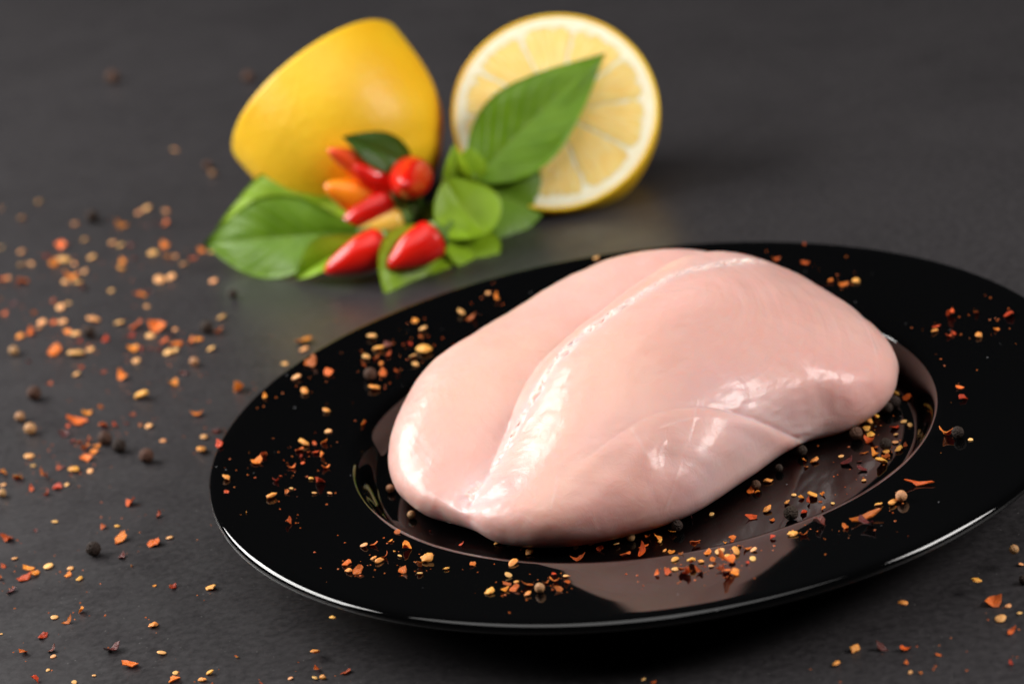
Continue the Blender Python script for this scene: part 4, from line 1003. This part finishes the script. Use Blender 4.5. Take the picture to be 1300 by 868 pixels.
    ('S', -708, 714, 172, 23, 292, "pale chili seed on the rim along the chicken's far left side, second from left", 0),
    ('R', -1995, 721, 0, 26, 483, 'red chili flake on the table beside the dark peppercorn trio, the left one', 3),
    ('D', -1978, 722, 0, 16, 520, 'dark maroon chili flake on the table beside the dark peppercorn trio', 4),
    ('O', -2195, 744, 0, 31, 157, "orange chili flake on the table beside the plate's left edge, the left one", 2),
    ('O', -828, 748, 185, 22, 467, 'orange chili flake in the rim cluster behind the brown peppercorn, the right one', 2),
    ('R', -889, 753, 192, 14, 298, 'red chili flake in the rim cluster behind the brown peppercorn, second from left', 3),
    ('O', -1900, 758, 0, 41, 594, 'orange chili flake on the table beside the dark peppercorn trio, second from left', 2),
    ('S', -2091, 775, 0, 20, 171, 'pale chili seed on the table beside the dark peppercorn trio, second from left', 0),
    ('S', -1481, 776, 0, 18, 92, 'pale chili seed on the table below the tan peppercorn pair, rightmost', 0),
    ('S', -1485, 777, 0, 26, 254, 'pale chili seed on the table below the tan peppercorn pair, second from left', 0),
    ('S', -713, 777, 178, 25, 333, "pale chili seed on the rim along the chicken's far left side, leftmost", 0),
    ('P', -1783, 779, 0, 51, 314, 'black peppercorn on the table beside the dark peppercorn trio', 5),
    ('R', 800, 780, 186, 38, 589, 'red chili flake on the rim behind the chicken, rightmost', 3),
    ('R', -1066, 781, 210, 59, 8, 'red chili flake on the upper left rim', 3),
    ('Y', 846, 781, 190, 26, 296, 'golden chili seed on the rim behind the chicken', 1),
    ('O', -845, 787, 190, 18, 379, 'orange chili flake in the rim cluster behind the brown peppercorn, the left one', 2),
    ('S', -877, 799, 194, 32, 168, 'pale chili seed in the rim cluster behind the brown peppercorn, the left one', 0),
    ('O', -1879, 806, 0, 31, 7, 'orange chili flake on the table beside the dark peppercorn trio, second from right', 2),
    ('R', -801, 806, 188, 30, 405, 'red chili flake in the rim cluster behind the brown peppercorn, rightmost', 3),
    ('Y', -672, 809, 178, 52, 576, "golden chili seed on the rim along the chicken's far left side", 1),
    ('S', -1634, 811, 0, 23, 545, 'pale chili seed on the table beside the dark peppercorn trio, rightmost', 0),
    ('R', -1441, 817, 0, 30, 613, 'red chili flake on the table below the tan peppercorn pair, rightmost', 3),
    ('D', -1442, 817, 0, 38, 603, 'dark maroon chili flake on the table below the tan peppercorn pair, the right one', 4),
    ('O', 765, 832, 187, 28, 432, 'orange chili flake on the rim behind the chicken, the left one', 2),
    ('O', -1908, 847, 0, 34, 408, 'orange chili flake on the table beside the dark peppercorn trio, third from left', 2),
    ('R', -893, 851, 200, 13, 382, 'red chili flake in the rim cluster behind the brown peppercorn, leftmost', 3),
    ('Y', -834, 857, 195, 39, 621, 'golden chili seed in the rim cluster behind the brown peppercorn', 1),
    ('S', -2117, 858, 0, 38, 56, 'pale chili seed on the table beside the dark peppercorn trio, leftmost', 0),
    ('O', -1875, 861, 0, 31, 344, 'orange chili flake on the table beside the dark peppercorn trio, rightmost', 2),
    ('B', -1842, 867, 0, 51, 394, 'brown peppercorn on the table below the tan peppercorn pair', 6),
    ('R', -722, 871, 187, 19, 23, "red chili flake on the rim along the chicken's far left side, leftmost", 3),
    ('D', -802, 879, 194, 48, 184, 'dark maroon chili flake in the rim cluster behind the brown peppercorn', 4),
    ('R', -681, 908, 188, 28, 159, "red chili flake on the rim along the chicken's far left side, second from left", 3),
    ('O', -1909, 913, 0, 23, 365, 'orange chili flake on the table beside the dark peppercorn trio, fourth from left', 2),
    ('O', -1942, 915, 0, 23, 185, 'orange chili flake on the table beside the dark peppercorn trio, leftmost', 2),
    ('R', -1968, 932, 0, 22, 434, 'red chili flake on the table beside the dark peppercorn trio, the right one', 3),
    ('S', -854, 951, 205, 39, 97, 'pale chili seed in the rim cluster behind the brown peppercorn, the right one', 0),
    ('S', -1695, 955, 0, 34, 183, 'pale chili seed on the table below the tan peppercorn pair, leftmost', 0),
    ('S', -671, 974, 194, 32, 227, "pale chili seed on the rim along the chicken's far left side, third from left", 0),
    ('R', -1727, 979, 0, 18, 535, 'red chili flake on the table below the tan peppercorn pair, second from right', 3),
    ('O', 850, 983, 208, 9, 423, 'orange chili flake on the rim behind the chicken, the right one', 2),
    ('O', -1519, 990, 0, 41, 301, 'orange chili flake on the table below the tan peppercorn pair, rightmost', 2),
    ('D', -2005, 1001, 0, 38, 621, 'dark maroon chili flake on the table below the tan peppercorn pair, the left one', 4),
    ('R', 706, 1007, 199, 35, 232, 'red chili flake on the rim behind the chicken, third from left', 3),
    ('R', -1821, 1012, 0, 26, 185, 'red chili flake on the table below the tan peppercorn pair, third from left', 3),
    ('O', -1866, 1018, 0, 55, 458, 'orange chili flake on the table below the tan peppercorn pair, third from left', 2),
    ('R', -1779, 1019, 0, 18, 285, 'red chili flake on the table below the tan peppercorn pair, fourth from left', 3),
    ('R', -494, 1019, 187, 49, 286, "red chili flake on the rim along the chicken's far left side, rightmost", 3),
    ('O', -696, 1043, 202, 29, 211, "orange chili flake on the rim along the chicken's far left side, the left one", 2),
    ('S', -530, 1064, 194, 35, 468, "pale chili seed on the rim along the chicken's far left side, second from right", 0),
    ('W', -2133, 1069, 0, 44, 67, 'tan peppercorn on the table below the tan peppercorn pair, the right one', 7),
    ('R', 610, 1080, 201, 31, 20, 'red chili flake on the rim behind the chicken, leftmost', 3),
    ('R', -2000, 1082, 0, 22, 94, 'red chili flake on the table below the tan peppercorn pair, leftmost', 3),
    ('R', -1764, 1089, 0, 22, 628, 'red chili flake on the table below the tan peppercorn pair, third from right', 3),
    ('O', -1969, 1102, 0, 70, 285, 'orange chili flake on the table below the tan peppercorn pair, leftmost', 2),
    ('O', -397, 1139, 196, 36, 186, "orange chili flake on the rim along the chicken's far left side, the right one", 2),
    ('R', 729, 1148, 215, 11, 581, 'red chili flake on the rim behind the chicken, second from left', 3),
    ('O', -1374, 1154, 0, 65, 459, 'orange chili flake on the table left of the plate, lower band, rightmost', 2),
    ('O', -1939, 1171, 0, 41, 307, 'orange chili flake on the table below the tan peppercorn pair, second from left', 2),
    ('S', -425, 1195, 204, 19, 371, "pale chili seed on the rim along the chicken's far left side, rightmost", 0),
    ('W', -2187, 1203, 0, 37, 495, 'tan peppercorn on the table below the tan peppercorn pair, the left one', 7),
    ('R', -1892, 1210, 0, 26, 530, 'red chili flake on the table below the tan peppercorn pair, second from left', 3),
    ('Y', -1738, 1229, 0, 57, 273, 'golden chili seed on the table left of the plate, lower band', 1),
    ('O', -1627, 1311, 0, 46, 82, 'orange chili flake on the table left of the plate, lower band, second from left', 2),
    ('S', -1211, 1336, 0, 25, 278, "pale chili seed on the table against the plate's far left edge, the left one", 0),
    ('S', -14, 1344, 213, 24, 49, 'pale chili seed on the rim behind the chicken', 0),
    ('B', -2155, 1389, 0, 54, 396, 'brown peppercorn on the table left of the plate, lower band', 6),
    ('D', -1596, 1405, 0, 42, 596, 'dark maroon chili flake on the table left of the plate, lower band', 4),
    ('S', -1141, 1443, 0, 34, 184, "pale chili seed on the table against the plate's far left edge, the right one", 0),
    ('O', -1829, 1453, 0, 51, 527, 'orange chili flake on the table left of the plate, lower band, leftmost', 2),
    ('W', -1558, 1470, 0, 33, 199, 'tan peppercorn on the table left of the plate, middle band, the right one', 7),
    ('R', -2113, 1516, 0, 21, 35, 'red chili flake on the table left of the plate, lower band, leftmost', 3),
    ('O', -1142, 1519, 0, 63, 390, "orange chili flake on the table against the plate's far left edge", 2),
    ('R', -1912, 1547, 0, 25, 21, 'red chili flake on the table left of the plate, lower band, rightmost', 3),
    ('S', -2015, 1562, 0, 29, 310, 'pale chili seed on the table left of the plate, lower band', 0),
    ('S', -1790, 1591, 0, 29, 30, 'pale chili seed on the table left of the plate, middle band, third from left', 0),
    ('S', -1501, 1593, 0, 34, 255, 'pale chili seed on the table left of the plate, middle band, rightmost', 0),
    ('S', -1670, 1627, 0, 39, 620, 'pale chili seed on the table left of the plate, middle band, fourth from left', 0),
    ('S', -1641, 1633, 0, 29, 335, 'pale chili seed on the table left of the plate, middle band, second from right', 0),
    ('R', -2004, 1634, 0, 21, 575, 'red chili flake on the table left of the plate, lower band, second from left', 3),
    ('R', -1705, 1676, 0, 25, 286, 'red chili flake on the table left of the plate, middle band, rightmost', 3),
    ('O', -1583, 1695, 0, 40, 433, 'orange chili flake on the table left of the plate, middle band, rightmost', 2),
    ('O', -1643, 1702, 0, 62, 93, 'orange chili flake on the table left of the plate, middle band, third from left', 2),
    ('D', -1746, 1708, 0, 21, 265, 'dark maroon chili flake on the table left of the plate, middle band', 4),
    ('R', -1778, 1716, 0, 25, 519, 'red chili flake on the table left of the plate, middle band, third from left', 3),
    ('O', -1818, 1720, 0, 46, 49, 'orange chili flake on the table left of the plate, middle band, second from left', 2),
    ('O', -1554, 1724, 0, 40, 214, 'orange chili flake on the table left of the plate, upper band, second from right', 2),
    ('O', -1476, 1755, 0, 40, 384, 'orange chili flake on the table left of the plate, upper band, rightmost', 2),
    ('O', -1693, 1760, 0, 40, 57, 'orange chili flake on the table left of the plate, upper band, third from right', 2),
    ('S', -2042, 1768, 0, 65, 626, 'pale chili seed on the table left of the plate, middle band, leftmost', 0),
    ('R', -2225, 1779, 0, 20, 149, 'red chili flake on the table left of the plate, middle band, leftmost', 3),
    ('P', -1525, 1781, 0, 52, 213, 'black peppercorn on the table left of the plate, upper band, the right one', 5),
    ('S', -1986, 1796, 0, 34, 101, 'pale chili seed on the table left of the plate, middle band, second from left', 0),
    ('D', -1667, 1805, 0, 26, 342, 'dark maroon chili flake on the table left of the plate, upper band, the right one', 4),
    ('O', -2123, 1823, 0, 78, 111, 'orange chili flake on the table left of the plate, middle band, leftmost', 2),
    ('S', -1755, 1833, 0, 34, 592, 'pale chili seed on the table left of the plate, upper band, second from right', 0),
    ('R', -2001, 1847, 0, 20, 373, 'red chili flake on the table left of the plate, middle band, second from left', 3),
    ('D', -1861, 1855, 0, 20, 580, 'dark maroon chili flake on the table left of the plate, upper band, the left one', 4),
    ('S', -1657, 1866, 0, 19, 216, 'pale chili seed on the table left of the plate, upper band, rightmost', 0),
    ('R', -1828, 1867, 0, 29, 68, 'red chili flake on the table left of the plate, upper band, rightmost', 3),
    ('R', -1934, 1875, 0, 37, 487, 'red chili flake on the table left of the plate, upper band, third from left', 3),
    ('W', -2294, 1880, 0, 37, 196, 'tan peppercorn on the table left of the plate, middle band, the left one', 7),
    ('O', -1733, 1899, 0, 67, 594, 'orange chili flake on the table left of the plate, upper band, fifth from left', 2),
    ('R', -2045, 1908, 0, 29, 330, 'red chili flake on the table left of the plate, upper band, second from left', 3),
    ('S', -1478, 1910, 0, 34, 29, 'pale chili seed on the table in the band below the leaves, rightmost', 0),
    ('P', -1999, 1934, 0, 49, 577, 'black peppercorn on the table left of the plate, upper band, the left one', 5),
    ('O', -1815, 1957, 0, 62, 23, 'orange chili flake on the table left of the plate, upper band, fourth from left', 2),
    ('S', -2062, 1991, 0, 38, 475, 'pale chili seed on the table left of the plate, upper band, fourth from left', 0),
    ('O', -2096, 2015, 0, 39, 540, 'orange chili flake on the table left of the plate, upper band, third from left', 2),
    ('S', -1892, 2030, 0, 38, 584, 'pale chili seed on the table left of the plate, upper band, third from right', 0),
    ('O', -2295, 2061, 0, 39, 470, 'orange chili flake on the table left of the plate, upper band, leftmost', 2),
    ('O', -2253, 2078, 0, 51, 501, 'orange chili flake on the table left of the plate, upper band, second from left', 2),
    ('S', -2000, 2106, 0, 53, 363, 'pale chili seed on the table in the band below the leaves, third from left', 0),
    ('P', -1436, 2114, 0, 38, 237, 'black peppercorn on the table in the band below the leaves', 5),
    ('S', -2225, 2124, 0, 27, 114, 'pale chili seed on the table left of the plate, upper band, leftmost', 0),
    ('S', -2132, 2147, 0, 38, 123, 'pale chili seed on the table left of the plate, upper band, third from left', 0),
    ('R', -2165, 2151, 0, 37, 223, 'red chili flake on the table left of the plate, upper band, leftmost', 3),
    ('S', -1792, 2168, 0, 22, 6, 'pale chili seed on the table in the band below the leaves, second from right', 0),
    ('S', -2220, 2181, 0, 38, 600, 'pale chili seed on the table left of the plate, upper band, second from left', 0),
    ('R', -2263, 2292, 0, 28, 471, 'red chili flake on the table in the band below the leaves, leftmost', 3),
    ('O', -1814, 2300, 0, 32, 612, 'orange chili flake on the table in the band below the leaves, rightmost', 2),
    ('S', -2157, 2313, 0, 43, 495, 'pale chili seed on the table in the band below the leaves, leftmost', 0),
    ('R', -1836, 2329, 0, 37, 11, 'red chili flake on the table in the band below the leaves, rightmost', 3),
    ('D', -1797, 2336, 0, 29, 302, 'dark maroon chili flake on the table just below the leaf tips, the right one', 4),
    ('S', -1529, 2337, 0, 32, 426, 'pale chili seed on the table just below the leaf tips, rightmost', 0),
    ('O', -2393, 2349, 0, 31, 36, 'orange chili flake on the table in the band below the leaves, second from left', 2),
    ('S', -2129, 2353, 0, 23, 230, 'pale chili seed on the table in the band below the leaves, second from left', 0),
    ('R', -2197, 2405, 0, 33, 531, 'red chili flake on the table in the band below the leaves, second from left', 3),
    ('S', -1959, 2420, 0, 23, 41, 'pale chili seed on the table just below the leaf tips, fifth from right', 0),
    ('S', -1757, 2439, 0, 53, 189, 'pale chili seed on the table just below the leaf tips, fourth from right', 0),
    ('D', -2374, 2452, 0, 34, 14, 'dark maroon chili flake on the table in the band below the leaves', 4),
    ('S', -1710, 2459, 0, 38, 379, 'pale chili seed on the table just below the leaf tips, third from right', 0),
    ('D', -2081, 2499, 0, 34, 198, 'dark maroon chili flake on the table just below the leaf tips, the left one', 4),
    ('O', -2433, 2540, 0, 20, 443, 'orange chili flake on the table in the band below the leaves, leftmost', 2),
    ('S', -2112, 2576, 0, 38, 104, 'pale chili seed on the table just below the leaf tips, sixth from left', 0),
    ('S', -1668, 2594, 0, 32, 2, 'pale chili seed on the table just below the leaf tips, second from right', 0),
    ('S', -2169, 2612, 0, 32, 188, 'pale chili seed on the table just below the leaf tips, fourth from left', 0),
    ('R', -1633, 2654, 0, 37, 604, 'red chili flake on the table level with the lower leaf tip, the right one', 3),
    ('O', -2147, 2656, 0, 63, 591, 'orange chili flake on the table just below the leaf tips, rightmost', 2),
    ('Y', -1937, 2662, 0, 41, 514, 'golden chili seed on the table just below the leaf tips', 1),
    ('R', -2380, 2675, 0, 20, 302, 'red chili flake on the table just below the leaf tips', 3),
    ('S', -1554, 2690, 0, 26, 1, 'pale chili seed on the table level with the lower leaf tip, rightmost', 0),
    ('O', -2360, 2698, 0, 57, 426, 'orange chili flake on the table just below the leaf tips, second from left', 2),
    ('S', -2097, 2702, 0, 26, 92, 'pale chili seed on the table just below the leaf tips, seventh from left', 0),
    ('S', -1710, 2711, 0, 23, 80, 'pale chili seed on the table level with the lower leaf tip, second from right', 0),
    ('O', -1745, 2717, 0, 37, 617, 'orange chili flake on the table level with the lower leaf tip, second from right', 2),
    ('O', -1599, 2731, 0, 37, 548, 'orange chili flake on the table level with the lower leaf tip, rightmost', 2),
    ('O', -1938, 2745, 0, 44, 132, 'orange chili flake on the table level with the lower leaf tip, second from left', 2),
    ('D', -1884, 2758, 0, 21, 195, 'dark maroon chili flake on the table level with the lower leaf tip, the right one', 4),
    ('O', -2455, 2772, 0, 51, 339, 'orange chili flake on the table just below the leaf tips, leftmost', 2),
    ('S', -2432, 2777, 0, 27, 434, 'pale chili seed on the table just below the leaf tips, leftmost', 0),
    ('S', -1809, 2790, 0, 43, 388, 'pale chili seed on the table level with the lower leaf tip, third from right', 0),
    ('S', -2151, 2818, 0, 24, 227, 'pale chili seed on the table just below the leaf tips, fifth from left', 0),
    ('O', -2241, 2850, 0, 51, 129, 'orange chili flake on the table just below the leaf tips, third from left', 2),
    ('O', -1766, 2856, 0, 57, 135, 'orange chili flake on the table level with the lower leaf tip, third from left', 2),
    ('S', -2081, 2866, 0, 37, 100, 'pale chili seed on the table level with the lower leaf tip, fifth from left', 0),
    ('S', -2205, 2883, 0, 59, 575, 'pale chili seed on the table level with the lower leaf tip, third from left', 0),
    ('S', -2348, 2908, 0, 24, 561, 'pale chili seed on the table just below the leaf tips, third from left', 0),
    ('S', -2391, 2912, 0, 30, 607, 'pale chili seed on the table just below the leaf tips, second from left', 0),
    ('D', -1917, 2941, 0, 48, 212, 'dark maroon chili flake on the table level with the lower leaf tip, the left one', 4),
    ('S', -1965, 2963, 0, 30, 87, 'pale chili seed on the table level with the lower leaf tip, fourth from right', 0),
    ('R', -2286, 2965, 0, 32, 182, 'red chili flake on the table level with the lower leaf tip, the left one', 3),
    ('S', -2004, 3011, 0, 36, 501, 'pale chili seed on the table level with the lower leaf tip, sixth from left', 0),
    ('O', -2232, 3065, 0, 50, 547, 'orange chili flake on the table level with the lower leaf tip, leftmost', 2),
    ('S', -2413, 3091, 0, 30, 176, 'pale chili seed on the table level with the lower leaf tip, second from left', 0),
    ('S', -2137, 3120, 0, 27, 481, 'pale chili seed on the table level with the lower leaf tip, fourth from left', 0),
    ('O', -1779, 3143, 0, 36, 408, 'orange chili flake on the table level with the upper leaf tip, the right one', 2),
    ('D', -1865, 3161, 0, 19, 71, 'dark maroon chili flake on the table level with the upper leaf tip', 4),
    ('R', -1825, 3189, 0, 18, 566, 'red chili flake on the table level with the upper leaf tip', 3),
    ('S', -2514, 3195, 0, 18, 136, 'pale chili seed on the table level with the lower leaf tip, leftmost', 0),
    ('O', -1986, 3225, 0, 64, 592, 'orange chili flake on the table level with the upper leaf tip, the left one', 2),
    ('S', -1790, 3317, 0, 28, 18, 'pale chili seed on the table level with the upper leaf tip, rightmost', 0),
    ('P', -2120, 3346, 0, 58, 292, 'black peppercorn on the table level with the upper leaf tip', 5),
    ('S', -2203, 3352, 0, 31, 592, 'pale chili seed on the table level with the upper leaf tip, fourth from left', 0),
    ('S', -1915, 3365, 0, 35, 465, 'pale chili seed on the table level with the upper leaf tip, third from right', 0),
    ('S', -1883, 3398, 0, 42, 579, 'pale chili seed on the table level with the upper leaf tip, second from right', 0),
    ('S', -2466, 3551, 0, 31, 466, 'pale chili seed on the table level with the upper leaf tip, second from left', 0),
    ('W', -1600, 3728, 0, 28, 8, 'tan peppercorn far out on the table left of the lemon peel', 7),
    ('S', -2587, 3751, 0, 19, 391, 'pale chili seed on the table level with the upper leaf tip, leftmost', 0),
    ('S', -2410, 3754, 0, 32, 499, 'pale chili seed on the table level with the upper leaf tip, third from left', 0),
    ('B', -1627, 3840, 0, 41, 341, 'brown peppercorn far out on the table left of the lemon peel, second from left', 6),
    ('S', -1804, 4205, 0, 30, 295, 'pale chili seed far out on the table left of the lemon peel', 0),
    ('B', -1485, 5196, 0, 54, 360, 'brown peppercorn far out on the table left of the lemon peel, rightmost', 6),
    ('B', -2219, 5583, 0, 66, 155, 'brown peppercorn far out on the table left of the lemon peel, leftmost', 6)]
for k, x, y, z, size, rz, label, g in SPICES:
    spice(k, x / 1e4, y / 1e4, z / 1e4, size / 1e4, rz / 100, label, GROUPS[g])

# fine chili dust: crumbs too small to pick apart, lying round the flakes
V, F = [], []
for k, x, y, z, size, rz, label, g in [t for t in SPICES if t[0] in 'ORDY' and t[4] > 17]:
    for _ in range(random.choice((1, 2, 3, 4, 5))):
        a, d = random.uniform(0, 6.28), abs(random.gauss(0, .009)) + .002
        px, py, q = x / 1e4 + d * math.cos(a), y / 1e4 + d * math.sin(a), random.uniform(.00012, .00052)
        r0 = math.hypot(px, py)
        if .082 < r0 < .097 or .134 < r0 < .142: continue
        h = plate_z(r0) if r0 < .136 else 0
        if r0 < .09 and px < .05: continue
        b = len(V); th = random.uniform(0, 6)
        V += [(px + q * math.cos(th + j * 2.1), py + q * math.sin(th + j * 2.1) * .6, h + .00002) for j in range(3)] + [(px, py, h + q * .7)]
        F += [(b, b + 2, b + 1), (b, b + 1, b + 3), (b + 1, b + 2, b + 3), (b + 2, b, b + 3)]
tag(mesh_obj('chili_dust', V, F, M_FO, smooth=False), 'fine orange chili dust speckling table and plate', kind='stuff')
